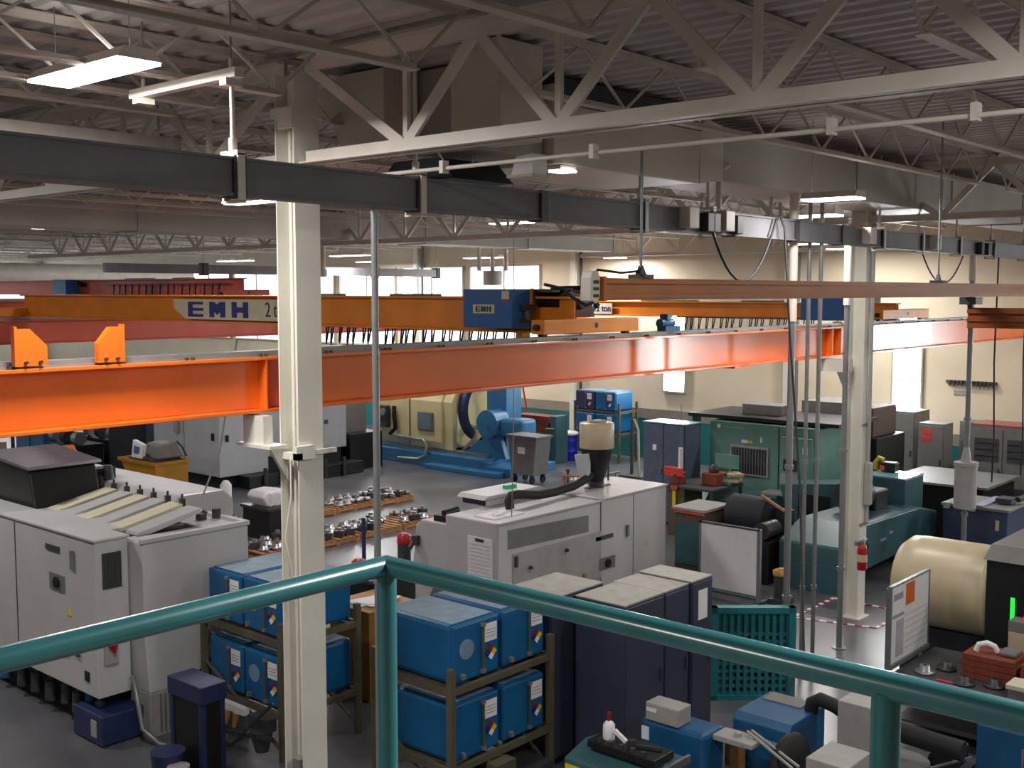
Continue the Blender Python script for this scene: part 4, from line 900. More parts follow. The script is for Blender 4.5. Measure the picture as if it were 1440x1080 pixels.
for k in range(4): P('brass_tap', MB().cyl((7.5, 11.5-k*0.17, 0.42), (7.46, 11.5-k*0.17, 0.26), 0.05, 0.025, n=10), M_gold, r2)
P('cross_bar', MB().bar((7.4, 11.2, 0.2), (7.4, 10.2, 0.35), 0.04).bar((7.35, 10.9, 0.1), (7.45, 10.2, 0.75), 0.03), M_dmetal, r2)
P('funnel', MB().box(7.45, 7.6, 10.35, 10.7, 0.35, 0.5).cyl((7.5, 10.5, 0.1), (7.5, 10.5, 0.35), 0.08, 0.14, n=12), M_dgrey, r2)
# third rack against the far wall
r3 = rack(28.35, 29.3, 20.6, 22.35, 'distant rack of blue totes against the far wall', 1.9, (0.94, 1.64))
for (x, y, z, lb, mm) in ((28.3, 22.3, 1.65, 'darker blue tote, upper left one of the distant rack', M_navyp), (28.3, 21.5, 1.65, 'blue tote, upper right one of the distant rack', None), (28.3, 22.3, 0.95, 'blue tote, lower left one of the distant rack', None), (28.3, 21.5, 0.95, 'blue tote, lower right one of the distant rack', None)):
    tote(lb, x, y, z, '-x', disc=False, W=0.78, L=0.95, H=0.6, mm=mm)
t = T('equipment_stand', 'navy steel stand with black opening beside the left machine chute', 'stand', (6.8, 10.6, 0))
for (x, y) in ((6.62, 10.98), (6.62, 10.42), (6.86, 10.98), (6.86, 10.42)): P('leg', MB().box(x, x+0.06, y-0.06, y, 0, 1.1), M_navyp, t)
P('top_fascia', MB().box(6.6, 6.94, 10.34, 11.0, 0.92, 1.12), M_navyp, t, 0.01)
P('opening_shade_sheet', MB().box(6.63, 6.65, 10.42, 10.92, 0.03, 0.92), M_black, t)  # black sheet stands for the shade inside the open stand
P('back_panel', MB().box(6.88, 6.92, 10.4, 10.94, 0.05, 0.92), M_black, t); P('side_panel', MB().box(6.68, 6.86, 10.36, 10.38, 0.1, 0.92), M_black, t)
t = T('cloth_bucket', 'blue cloth-draped bucket with white lid at the bottom left', 'bucket', (6.45, 10.7, 0))
P('bucket_body', MB().cyl((6.42, 10.72, 0), (6.42, 10.72, 0.38), 0.15, 0.19, n=16), M_navyp, t); P('lid', MB().cyl((6.38, 10.45, 0), (6.38, 10.45, 0.3), 0.1, 0.12, n=14), M_lgrey, t)

# ================================================================ FOREGROUND GREY CABINETS
def cabinet(x0, x1, y0, y1, z1, label, seams=(), m=None, paper=None, h=0.0):
    t = T('electrical_cabinet', label, 'cabinet', (x0, y0, 0), 'slate grey tall cabinets')
    P('body', MB().box(x0, x1, y0, y1, 0.08, z1), m or M_cab, t, 0.01)
    P('plinth', MB().box(x0+0.03, x1-0.03, y0+0.03, y1-0.03, 0, 0.08), M_black, t)
    P('top_sheet', MB().box(x0, x1, y0, y1, z1, z1+0.012), M_cabtop, t)
    P('door', MB().box(x0+0.015, x1-0.015, y0-0.012, y0, 0.12, z1-0.03), m or M_cab, t, 0.004)
    P('door_handle', MB().box(x1-0.08, x1-0.055, y0-0.035, y0-0.012, 0.95, 1.1), M_dgrey, t)
    if paper: P('paper_label', MB().box(paper, paper+0.2, y0-0.016, y0-0.012, z1-0.48, z1-0.12), M_paper, t)
    return t
cabinet(9.5, 10.5, 7.84, 8.56, 1.95, 'tall slate cabinet with dusty top right of the upper blue totes')
cabinet(9.84, 10.6, 7.05, 7.74, 1.95, 'leftmost of the three joined slate cabinets under the railing')
cabinet(10.61, 11.13, 7.05, 7.78, 1.95, 'middle one of the three joined slate cabinets under the railing')
cabinet(11.14, 11.6, 7.02, 7.78, 1.97, 'rightmost joined slate cabinet with a white paper label', paper=11.27)
# ---- teal plastic pallet on edge
t = T('plastic_pallet', 'teal plastic pallet standing on edge between cabinets and conduits', 'pallet', (13.0, 7.2, 0))
m = MB(); a = math.atan2(6.81-7.65, 13.35-12.61); ca, sa = math.cos(a), math.sin(a); Wd = 1.12
def pl(u, d, z, su, sd, sz): m.rbox((12.61+ca*u-sa*d, 7.65+sa*u+ca*d, z), (su, sd, sz), a)
for k in range(11): pl(0.09+k*0.094, 0, 0.62, 0.048, 0.05, 1.2)
for k in range(9): pl(Wd/2, 0.01, 0.08+k*0.1, Wd-0.1, 0.04, 0.045)
pl(0.045, 0, 0.625, 0.09, 0.13, 1.25); pl(Wd-0.045, 0, 0.625, 0.09, 0.13, 1.25); pl(Wd/2, 0, 1.21, Wd, 0.13, 0.08); pl(Wd/2, 0, 0.03, Wd, 0.13, 0.06)
P('pallet_grid', m, M_teal, t)
m = MB(); pl(Wd/2, 0.17, 0.62, Wd-0.04, 0.02, 1.2); P('rear_deck', m, M_teal, t)
for u in (0.2, 0.56, 0.92):
    m = MB(); pl(u, 0.11, 0.62, 0.1, 0.1, 1.2); P('runner', m, M_teal, t)

# ================================================================ SMALL BLUE MACHINES, BOTTOM RIGHT
t = T('grinder', 'narrow blue machine with a grey box on top at the bottom centre', 'machine tool', (9.6, 6.1, 0))
P('body', MB().box(9.35, 9.75, 5.72, 6.5, 0.15, 1.0), M_blue2, t, 0.05); P('foot', MB().box(9.4, 9.7, 5.8, 6.4, 0, 0.15), M_dgrey, t)
b = P('control_box', MB().box(9.33, 9.58, 6.02, 6.42, 1.0, 1.19), M_lgrey, t, 0.015); P('box_plate', MB().box(9.322, 9.33, 6.28, 6.4, 1.1, 1.14), M_paper, b)
P('side_plate', MB().box(9.34, 9.35, 6.38, 6.47, 0.78, 0.92), M_paper, t)
P('arm_bracket', MB().box(9.5, 9.75, 5.35, 5.72, 0.92, 0.98).cyl((9.62, 5.5, 0.98), (9.62, 5.5, 1.02), 0.04, n=10).box(9.45, 9.6, 5.25, 5.35, 0.95, 1.0), M_lgrey, t, 0.01)
t = T('wooden_post', 'pale wooden post below the bracket of the narrow blue machine', 'post', (10.0, 5.75, 0))
P('post_body', MB().box(9.88, 10.02, 5.64, 5.8, 0.0, 0.86), M_wood, t)
P('end_block', MB().box(9.86, 10.04, 5.62, 5.82, 0.0, 0.06), M_wood, t)
t = T('machine_console', 'teal console with yellow sticker below the white bottle', 'console', (8.7, 6.2, 0))
P('body', MB().prism([(8.4, 0), (9.1, 0), (9.1, 0.86), (8.75, 0.9), (8.4, 0.8)], 'y', 5.75, 6.75), M_dgreen, t, 0.02)
P('rim', MB().box(8.45, 9.12, 5.73, 5.76, 0.8, 0.88), M_alu, t); P('yellow_sticker', MB().box(8.388, 8.4, 6.55, 6.72, 0.55, 0.75), M_yel, t)
t = T('parts_tray', 'black tray with small sockets on the teal console', 'tray', (8.75, 6.2, 0.9))
P('tray_body', MB().box(8.56, 8.9, 5.78, 6.58, 0.9, 0.98), M_black, t, 0.01)
for k in range(5): P('socket', MB().cyl((8.6, 6.45-k*0.13, 0.98), (8.6, 6.45-k*0.13, 1.02), 0.03, n=10), M_dmetal, t)
P('ratchet', MB().bar((8.7, 6.1, 1.0), (8.8, 5.85, 1.0), 0.03).cyl((8.68, 6.12, 0.98), (8.68, 6.12, 1.06), 0.035, n=8), M_dmetal, t)
t = T('spray_bottle', 'white plastic bottle with a red spout on the black tray', 'bottle', (8.7, 6.42, 0.98))
P('bottle_body', MB().lathe([(0.06, 0), (0.062, 0.02), (0.06, 0.14), (0.04, 0.17), (0.018, 0.18)], (8.72, 6.43, 0.98), 16), M_paper, t)
P('spout', MB().cyl((8.72, 6.43, 1.15), (8.72, 6.43, 1.21), 0.014, n=8).lathe([(0.008, 0), (0.026, 0.02), (0.016, 0.05)], (8.72, 6.43, 1.2), 10), M_red, t)
P('handle', MB().bar((8.72, 6.36, 1.08), (8.72, 6.22, 1.0), 0.03, 0.04), M_paper, t)
t = T('filter_unit', 'blue filter box with black hose elbow, at the bottom right', 'filter', (10.5, 5.5, 0))
P('box_body', MB().prism([(10.12, 0.45), (10.12, 0.93), (10.18, 1.0), (10.92, 1.0), (10.92, 0.45)], 'y', 5.2, 5.85), M_blue2, t, 0.01)
P('stand', MB().box(10.2, 10.3, 5.25, 5.35, 0, 0.45).box(10.2, 10.3, 5.7, 5.8, 0, 0.45).box(10.75, 10.85, 5.25, 5.35, 0, 0.45).box(10.75, 10.85, 5.7, 5.8, 0, 0.45), M_dgrey, t)
P('top_plate', MB().box(10.65, 10.9, 5.35, 5.8, 1.0, 1.012), M_mgrey, t)
P('lettering_strip', MB().box(10.108, 10.12, 5.32, 5.78, 0.74, 0.8), mat('worn_lettering', '8ca0b0', 0.5), t)
P('hose_elbow', MB().tube([(10.7, 5.25, 0.98), (10.7, 5.24, 1.08), (10.7, 5.15, 1.14), (10.68, 4.98, 1.12), (10.62, 4.75, 1.06)], 0.075, 12), M_rubber, t)
t = T('drive_box', 'grey sheet metal box with round black duct at the bottom right, upper one', 'box', (10.6, 4.6, 0.7))
P('box_body', MB().box(10.4, 10.8, 4.38, 4.82, 0.72, 1.3), M_lgrey, t, 0.01)
P('pedestal', MB().cyl((10.7, 4.45, 0), (10.7, 4.45, 0.72), 0.12, n=14).cyl((10.7, 4.3, 0.68), (10.7, 4.3, 0.73), 0.3, n=20), M_mgrey, t)
P('round_duct', MB().tube([(10.75, 4.38, 1.0), (10.78, 4.2, 0.98), (10.8, 4.0, 0.96), (10.8, 3.7, 0.95)], 0.1, 12), M_rubber, t)
P('screw', MB().cyl((10.6, 4.37, 1.22), (10.6, 4.38, 1.22), 0.012, n=8), M_alu, t)
t = T('drive_box', 'grey sheet metal box at the bottom edge, lower one of the two', 'box', (9.4, 4.3, 0.6))
P('box_body', MB().box(9.12, 9.62, 4.12, 4.52, 0.75, 1.2), M_lgrey, t, 0.01); P('pedestal', MB().box(9.2, 9.55, 4.2, 4.45, 0, 0.75), M_blue2, t)
t = T('saw_machine', 'black belt guard with two pale guide rods at the bottom edge', 'machine tool', (9.7, 4.9, 0))
P('belt_guard', MB().lathe([(0.1, -0.06), (0.36, -0.05), (0.38, 0.0), (0.36, 0.05), (0.1, 0.06)], (9.75, 5.0, 0.72), 24, 'y'), M_rubber, t)
P('guide_rod', MB().bar((9.75, 5.42, 1.02), (9.35, 4.7, 0.98), 0.02), M_lgrey, t); P('guide_rod', MB().bar((9.7, 5.44, 1.02), (9.28, 4.73, 0.98), 0.02), M_lgrey, t)
P('machine_body', MB().box(9.5, 10.05, 4.75, 5.15, 0, 0.6), M_navy, t, 0.02)
t = T('side_machine', 'dark blue flat-sided machine at the bottom right corner', 'machine tool', (11.7, 3.5, 0))
P('body', MB().box(11.5, 12.3, 2.9, 3.82, 0, 1.0), M_blue2, t, 0.02); P('handle', MB().box(11.48, 11.5, 3.35, 3.37, 0.65, 0.85), M_alu, t)
P('motor', MB().cyl((11.3, 4.1, 0.55), (11.7, 4.1, 0.55), 0.14, n=14).box(11.2, 11.9, 3.95, 4.25, 0.0, 0.4), M_dmetal, t)
P('rods', MB().bar((11.1, 4.2, 0.72), (11.5, 3.9, 0.75), 0.02).bar((11.0, 4.1, 0.6), (11.5, 3.86, 0.62), 0.02), M_alu, t)
# work table at the right edge with boards and clutter
t = T('work_table', 'dark work table with clutter below the cream tank', 'table', (13.6, 4.3, 0))
P('tabletop', MB().box(13.0, 14.4, 3.2, 5.35, 0.72, 0.77), M_dgrey, t)
for (x, y) in ((13.05, 3.25), (14.35, 3.25), (13.05, 5.3), (14.35, 5.3)): P('leg', MB().box(x-0.03, x+0.03, y-0.03, y+0.03, 0, 0.72), M_dgrey, t)
P('lower_shelf', MB().box(13.05, 14.35, 3.25, 5.3, 0.2, 0.23), M_dgrey, t)
for k in range(4):
    o = S('timber_board', MB().box(13.45, 13.95, 4.05+0.02*(k % 2), 4.68-0.015*(k % 2), 0.775+k*0.075, 0.845+k*0.075), M_redwood, '%s red-brown board of the stack on the dark work table' % ('lowest', 'second', 'third', 'topmost')[k], 'board', 'red-brown boards', 0.004)
    o2 = S('timber_board', MB().box(13.45, 13.95, 3.55, 4.0-0.01*(k % 2), 0.775+k*0.075, 0.845+k*0.075), M_redwood, '%s red-brown board of the right-hand stack on the work table' % ('lowest', 'second', 'third', 'topmost')[k], 'board', 'red-brown boards', 0.004)
t = T('tape_roll', 'white roll leaning on the red-brown boards', 'roll', (13.7, 4.5, 1.08))
P('roll_body', MB().tube([(13.62, 4.56, 1.08), (13.62, 4.53, 1.16), (13.64, 4.44, 1.19), (13.66, 4.36, 1.16), (13.68, 4.33, 1.09)], 0.035, 8), M_paper, t)
P('roll_cover', MB().box(13.6, 13.85, 4.1, 4.3, 1.075, 1.13), M_mgrey, t, 0.02)
t = T('valve_block', 'mottled grey block with orange cap at the right edge', 'block', (14.2, 4.2, 0.77))
P('block_body', MB().box(14.1, 14.35, 3.7, 4.35, 0.775, 1.25), M_tank, t, 0.01); P('block_top', MB().box(14.1, 14.35, 3.7, 4.35, 1.25, 1.38), M_mgrey, t)
P('cap', MB().cyl((14.22, 4.15, 1.38), (14.22, 4.15, 1.44), 0.09, 0.06, n=14), M_pinkred, t)
t = T('instrument_case', 'pale green instrument case at the right edge beside the railing', 'case', (12.9, 3.8, 0.77))
P('case_body', MB().box(13.02, 13.3, 3.6, 4.0, 0.775, 0.9), M_mgrey, t, 0.01); P('case_lid', MB().box(13.0, 13.32, 3.58, 4.02, 0.9, 0.96), M_signp, t, 0.01)
for i, (x, y, lb, mm) in enumerate(((13.3, 5.05, 'round shiny flange on the left end of the work table', M_alu), (13.6, 4.9, 'dark round flange behind the shiny one on the work table', M_dmetal), (13.2, 4.55, 'small ribbed hub in the middle of the work table', M_dmetal), (13.35, 4.25, 'oily gear next to the boards on the work table', M_dmetal))):
    t = T('machined_part', lb, 'metal part', (x, y, 0.77), 'metal parts on the work table')
    P('flange', MB().lathe([(0.06, 0), (0.12, 0.0), (0.12, 0.03), (0.06, 0.035), (0.06, 0.1), (0.03, 0.1)], (x, y, 0.772), 18), mm, t)
    P('hub_bore', MB().cyl((x, y, 0.87), (x, y, 0.876), 0.025, n=12), M_black, t)
S('pink_ruler', MB().box(13.12, 13.16, 4.62, 4.85, 0.772, 0.785), mat('pink_plastic', 'd02868', 0.4), 'pink strip lying on the work table edge', 'ruler')

# ================================================================ CREAM TANK AND BLACK ENCLOSURE
t = T('cream_tank', 'large horizontal cream cylinder at the right', 'tank', (15.45, 5.2, 0.7))
P('tank_shell', MB().lathe([(0.0, 6.3), (0.3, 6.28), (0.5, 6.2), (0.6, 6.08), (0.615, 5.9), (0.615, 4.86)], (15.45, 0, 1.36), 40, 'y'), M_tank, t)
P('tank_band', MB().lathe([(0.62, 4.96), (0.63, 4.95), (0.63, 4.88), (0.62, 4.87)], (15.45, 0, 1.36), 40, 'y'), M_tank, t)
t = T('black_enclosure', 'black machine enclosure at the right edge with a green lit indicator', 'machine tool', (15.5, 3.5, 0))
P('body', MB().box(14.75, 16.6, 1.5, 4.85, 0, 1.95), M_black, t, 0.02); P('base', MB().box(15.34, 16.4, 4.86, 6.2, 0, 0.73), M_navy, t, 0.02)
P('lid', MB().prism([(14.7, 1.95), (16.6, 1.95), (16.6, 2.1), (15.0, 2.1)], 'y', 1.5, 4.88), M_mgrey, t, 0.01)
P('indicator', MB().box(14.735, 14.75, 4.48, 4.53, 0.95, 1.5), M_green_e, t); P('indicator_tip', MB().box(14.735, 14.75, 4.485, 4.525, 0.85, 0.93), M_lgrey, t)
P('door_line', MB().box(14.745, 14.75, 4.2, 4.215, 0.1, 1.9), M_dgrey, t)
# white notice board on legs
t = T('notice_board', 'white notice board on legs with an orange paper sheet', 'notice board', (13.7, 5.4, 0))
x0, x1, yb, zb, zt = 13.08, 14.26, 5.4, 0.84, 1.8
P('board_panel', MB().box(x0, x1, yb, yb+0.03, zb, zt), M_paper, t, 0.006)
P('board_frame', MB().box(x0-0.02, x1+0.02, yb-0.01, yb+0.04, zt, zt+0.02).box(x0-0.02, x0, yb-0.01, yb+0.04, zb, zt).box(x1, x1+0.02, yb-0.01, yb+0.04, zb, zt), M_galv, t)
P('pen_tray', MB().box(x0-0.02, x1+0.02, yb-0.03, yb+0.04, zb-0.05, zb), M_galv, t)
for x in (x0+0.05, x1-0.05): P('leg', MB().box(x-0.02, x+0.02, yb+0.04, yb+0.08, 0, zt-0.02).box(x-0.03, x+0.03, yb-0.25, yb+0.35, 0, 0.03), M_galv, t)
P('orange_sheet', MB().box(13.52, 13.78, yb-0.008, yb, 1.5, 1.77), M_orp, t)
P('grey_print', MB().box(13.15, 13.42, yb-0.006, yb, 1.62, 1.7), M_paperD, t); P('grey_print', MB().box(13.13, 13.46, yb-0.006, yb, 1.4, 1.44), M_paperD, t)
P('shaded_column', MB().box(13.24, 13.46, yb-0.006, yb, 0.9, 1.36), mat('lilac_print', 'b8b2be', 0.7), t)
for k in range(6): P('table_line', MB().box(13.5, 14.2, yb-0.005, yb, 0.95+k*0.085, 0.954+k*0.085), M_paperD, t)
# taped-off floor around the right column
t = T('barrier_tape', 'red and white striped tape on the floor around the right column', 'tape', (17.5, 8, 0))
def strip(p, q, w=0.06):
    p = Vector(p); q = Vector(q); L = (q-p).length; n = int(L/0.11); rd = MB(); wh = MB()
    for k in range(n):
        a = p.lerp(q, k/n); b = p.lerp(q, (k+1)/n)
        (rd if k % 2 else wh).bar(a+Vector((0, 0, 0.006)), b+Vector((0, 0, 0.006)), w, 0.01)
    P('red_stripes', rd, M_red, t); P('white_stripes', wh, M_paper, t)
strip((16.75, 8.6, 0), (17.1, 7.3, 0)); strip((17.1, 7.3, 0), (18.3, 7.3, 0)); strip((18.3, 7.3, 0), (18.3, 8.6, 0)); strip((18.3, 8.6, 0), (16.75, 8.6, 0))
t = T('fire_extinguisher', 'red fire extinguisher hanging on the right cream column', 'extinguisher', (17.26, 7.665, 0.85))
P('cylinder', MB().lathe([(0.02, 0), (0.075, 0.01), (0.08, 0.05), (0.08, 0.36), (0.06, 0.42), (0.025, 0.45)], (17.30, 7.655, 0.85), 18), M_red, t)
P('label_band', MB().cyl((17.30, 7.655, 1.0), (17.30, 7.655, 1.12), 0.0815, n=18), M_tank, t)
P('valve_head', MB().box(17.27, 17.33, 7.615, 7.695, 1.3, 1.35).bar((17.24, 7.615, 1.38), (17.38, 7.615, 1.36), 0.02), M_alu, t)
P('hose', MB().tube([(17.34, 7.635, 1.33), (17.42, 7.615, 1.25), (17.41, 7.615, 1.1), (17.39, 7.615, 0.98)], 0.014, 7), M_rubber, t)
P('wall_hook', MB().box(17.26, 17.34, 7.715, 7.775, 1.25, 1.32), M_galv, t)

# ================================================================ WHITEBOARD AND DARK MACHINES BEHIND
t = T('whiteboard', 'large blank white board on a dark stand left of the grey conduits', 'whiteboard', (17.0, 10.0, 0))
P('board_panel', MB().box(16.98, 17.02, 9.4, 10.52, 0.16, 1.3), M_paper, t, 0.005); P('top_bar', MB().box(16.97, 17.04, 9.36, 10.56, 1.3, 1.33), M_dgrey, t)
P('side_bar', MB().box(16.97, 17.04, 9.34, 9.4, 0, 1.33), M_galv, t); P('side_bar', MB().box(16.97, 17.04, 10.52, 10.56, 0, 1.33), M_galv, t)
P('foot', MB().box(16.7, 17.4, 9.34, 9.4, 0, 0.05).box(16.7, 17.4, 10.5, 10.56, 0, 0.05).box(16.98, 17.03, 9.4, 10.52, 0.08, 0.12), M_dgreen, t)
t = T('black_machine', 'dark machinery with a black drum behind the white board', 'machine tool', (19, 10.3, 0))
P('base', MB().box(18.3, 20.4, 9.9, 11.2, 0, 0.8), M_black, t, 0.02)
P('drum', MB().cyl((19.2, 11.15, 1.05), (19.2, 10.35, 1.05), 0.4, n=22), M_navy, t)
P('panel', MB().box(19.3, 19.4, 9.95, 10.3, 0.8, 1.25), M_dgrey, t)
P('wood_rail', MB().bar((19.1, 10.5, 1.5), (18.9, 9.9, 1.3), 0.05, 0.04), M_wood, t)
P('motor', MB().cyl((18.4, 10.1, 0.96), (18.9, 10.1, 0.96), 0.16, n=14).cyl((18.2, 10.1, 0.96), (18.4, 10.1, 0.96), 0.05, n=10), M_dmetal, t)
t = T('small_motor', 'small motor with a tan cap on the floor left of the taped column', 'motor', (17.5, 9.1, 0))
P('motor_body', MB().cyl((17.4, 9.15, 0.1), (17.4, 9.15, 0.5), 0.13, n=14).box(17.2, 17.6, 9.0, 9.3, 0, 0.1), M_dmetal, t); P('cap', MB().lathe([(0.15, 0), (0.15, 0.08), (0.05, 0.12)], (17.4, 9.15, 0.5), 16), M_gold, t)
t = T('tool_cart', 'low green-brown cart with a pale lid behind the centre machine', 'cart', (18.5, 12.0, 0))
P('cart_body', MB().box(18.4, 19.3, 11.35, 12.0, 0.0, 1.15), M_rack, t, 0.01); P('lid', MB().box(18.35, 19.35, 11.3, 12.05, 1.15, 1.2), M_lgrey, t); P('red_edge', MB().box(18.34, 18.36, 11.3, 12.0, 1.1, 1.14), M_pinkred, t)
P('green_side', MB().box(18.36, 18.4, 11.4, 11.95, 0.1, 0.9), M_dgreen, t)
# ================================================================ STORAGE CABINET, BENCH, GREEN LATHE
t = T('storage_cabinet', 'dark blue-grey double-door storage cabinet in front of the teal wainscot', 'cabinet', (21.9, 14.4, 0))
P('body', MB().box(21.62, 22.25, 13.85, 15.0, 0.05, 2.36), mat('cabinet_blue_grey', '515d72', 0.35), t, 0.01); P('plinth', MB().box(21.66, 22.2, 13.9, 14.95, 0, 0.05), M_black, t)
for (a, b) in ((13.87, 14.42), (14.44, 14.98)): P('door', MB().box(21.6, 21.62, a, b, 0.08, 2.33), MATS['cabinet_blue_grey'], t, 0.003)
P('top_sheet', MB().box(21.6, 22.27, 13.84, 15.01, 2.36, 2.38), mat('painted_glare_top', 'a8ccd4', 0.25), t)  # pale lid colour carries the glare on the cabinet top
for y in (14.5, 14.36): P('door_handle', MB().box(21.57, 21.6, y-0.02, y+0.02, 1.2, 1.32), M_alu, t)
P('sticker', MB().box(21.59, 21.6, 14.62, 14.72, 1.72, 1.85), M_paper, t)
t = T('work_bench', 'cluttered workbench with shelves and a yellow hanging tag, beside the storage cabinet', 'bench', (21.3, 13.3, 0))
P('bench_top', MB().box(20.7, 22.0, 12.55, 13.75, 1.08, 1.13), M_dgrey, t)
P('end_cabinet', MB().box(20.75, 21.5, 13.3, 13.72, 0, 1.08), M_rack, t, 0.01)
P('shelf', MB().box(20.75, 21.95, 12.6, 13.3, 0.62, 0.65).box(20.75, 21.95, 12.6, 13.3, 0.3, 0.33), M_dgrey, t)
for (x, y) in ((20.75, 12.6), (21.95, 12.6), (21.95, 13.7)): P('leg', MB().box(x-0.03, x+0.03, y-0.03, y+0.03, 0, 1.08), M_dgrey, t)
P('yellow_tag', MB().box(20.7, 20.74, 13.5, 13.58, 0.62, 1.02), M_yel, t); P('tag_clip', MB().box(20.68, 20.74, 13.45, 13.62, 1.04, 1.12), M_pinkred, t)
t = T('bench_vise', 'rusty red bench vise on the cluttered workbench', 'vise', (21.0, 13.6, 1.13))
P('vise_body', MB().box(20.85, 21.15, 13.5, 13.75, 1.13, 1.3).box(20.9, 21.0, 13.75, 13.95, 1.3, 1.5), M_redwood, t, 0.02); P('jaw', MB().box(20.85, 20.95, 13.45, 13.9, 1.3, 1.5), M_pinkred, t, 0.01)
P('screw_bar', MB().cyl((20.7, 13.6, 1.35), (21.2, 13.6, 1.35), 0.025, n=8), M_alu, t)
t = T('grease_tube', 'white tube hanging over the workbench on a cord', 'tube', (20.9, 13.45, 1.4))
P('tube_body', MB().cyl((20.9, 13.5, 1.5), (20.9, 13.5, 1.95), 0.05, n=10), M_paper, t); P('cord', MB().cyl((20.9, 13.5, 1.95), (20.9, 13.5, 2.9), 0.01, n=6), M_galv, t)
t = T('parts_bin', 'dark red-brown parts bin on the workbench', 'bin', (21.4, 13.0, 1.13))
P('bin_body', MB().box(21.2, 21.7, 12.75, 13.15, 1.13, 1.4), M_redwood, t, 0.02); P('contents', MB().lathe([(0.1, 0), (0.14, 0.1), (0.05, 0.2)], (21.4, 12.95, 1.38), 10), M_dmetal, t)
t = T('paper_pile', 'greenish pile of papers and rags on the workbench', 'papers', (21.7, 12.8, 1.13))
for k in range(4): P('sheet_stack', MB().rbox((21.65+0.03*k, 12.75-0.1*(k % 2), 1.17+0.06*k+0.0), (0.4, 0.35, 0.055), 0.3*k), M_tank if k % 2 else M_green, t)
P('upright_board', MB().box(21.85, 21.9, 12.6, 13.2, 1.45, 1.75), M_green, t)
G_ = T('window_lathe', 'green lathe with dark ribbed window in its door, against the far wall', 'machine tool', (23.4, 12.2, 0))
P('enclosure', MB().box(22.5, 24.3, 11.0, 13.75, 0.25, 2.42), M_green, G_, 0.03); P('base', MB().box(22.6, 24.2, 11.1, 13.7, 0, 0.25), M_dgreen, G_)
w = P('ribbed_window', MB().box(22.46, 22.5, 12.2, 13.18, 1.22, 1.9), M_lgrey, G_, 0.01)
P('dark_glass', MB().box(22.45, 22.465, 12.25, 13.13, 1.27, 1.85), M_glass, w)
for k in range(12): P('rib', MB().box(22.44, 22.45, 12.28+k*0.072, 12.3+k*0.072, 1.28, 1.84), M_mgrey, w)
P('door_gap', MB().box(22.49, 22.5, 11.95, 11.97, 0.3, 2.38), M_black, G_)
P('logo_disc', MB().cyl((22.49, 13.5, 2.3), (22.5, 13.5, 2.3), 0.05, n=12), M_paper, G_); P('name_strip', MB().box(22.492, 22.5, 12.85, 13.38, 2.28, 2.31), mat('faded_strip', '7da89c', 0.5), G_)
P('sticker', MB().box(22.49, 22.5, 12.75, 12.9, 1.96, 2.03), M_paper, G_); P('sticker', MB().box(22.49, 22.5, 12.62, 12.74, 1.96, 2.02), M_yel, G_); P('sticker', MB().box(22.49, 22.5, 12.38, 12.42, 2.0, 2.12), M_paper, G_)
c = P('control_panel', MB().box(22.38, 22.5, 11.1, 11.85, 1.0, 2.2), M_green, G_, 0.02)
P('screen', MB().box(22.37, 22.38, 11.45, 11.78, 1.45, 1.7), M_glass, c); P('keypad', MB().box(22.3, 22.38, 11.4, 11.8, 1.15, 1.38), M_lgrey, c)
P('red_sticker', MB().box(22.37, 22.38, 11.5, 11.75, 1.72, 1.75), M_pinkred, c); P('sticker', MB().box(22.37, 22.38, 11.2, 11.32, 1.85, 2.0), M_paper, c); P('sticker', MB().box(22.37, 22.38, 11.55, 11.7, 1.98, 2.04), M_paper, c)
P('shelf_arm', MB().box(22.0, 22.4, 11.5, 12.1, 0.95, 1.0), M_lgrey, G_)
P('skirt', MB().prism([(22.3, 0.0), (22.5, 0.0), (22.5, 0.8), (22.2, 0.5)], 'y', 11.1, 13.7), M_dgreen, G_)
P('top_rail', MB().box(22.6, 24.6, 10.6, 14.4, 2.46, 2.54), M_black, G_); P('top_box', MB().box(23.2, 23.8, 12.3, 13.3, 2.54, 2.78), M_mgrey, G_, 0.01)
P('rear_post', MB().box(22.7, 22.85, 14.2, 14.35, 0, 2.46), M_dgrey, G_)
t = T('chip_conveyor', 'dark teal slanted conveyor in front of the black machine by the column', 'conveyor', (21.5, 10.6, 0))
P('trough', MB().prism([(9.9, 0.0), (10.9, 0.0), (11.3, 1.35), (10.0, 1.5)], 'x', 21.3, 22.0), M_dgreen, t, 0.02); P('dark_panel', MB().box(21.28, 21.3, 10.15, 10.85, 0.55, 1.2), M_black, t)
P('strut', MB().bar((21.2, 9.9, 0.1), (21.2, 10.8, 0.95), 0.08).bar((21.2, 10.9, 0.1), (21.2, 10.2, 0.9), 0.06), M_black, t)
t = T('black_press', 'tall black machine with a grey and brown box on top, left of the right column', 'machine tool', (25, 11.6, 0))
P('frame', MB().box(24.6, 26.2, 10.6, 12.6, 0, 2.05), M_black, t, 0.03); P('top_box', MB().box(24.7, 26.0, 11.5, 12.55, 2.05, 2.8), M_mgrey, t, 0.01); P('top_box', MB().box(24.7, 26.0, 10.75, 11.48, 2.05, 2.72), mat('dusty_brown', '5a463e', 0.6), t, 0.01)
P('brace', MB().bar((24.5, 11.6, 2.0), (24.5, 11.0, 1.55), 0.16, 0.03), M_lgrey, t)
P('white_fitting', MB().cyl((24.5, 11.05, 1.2), (24.5, 11.05, 1.4), 0.07, n=10).cyl((24.5, 11.9, 1.25), (24.5, 11.9, 1.42), 0.05, n=10), M_lgrey, t)
P('hose', MB().tube([(24.5, 12.2, 1.9), (24.4, 12.3, 1.4), (24.5, 12.1, 0.9)], 0.05, 8).tube([(24.5, 11.4, 1.5), (24.4, 11.2, 1.1), (24.45, 11.5, 0.8)], 0.05, 8), M_rubber, t)
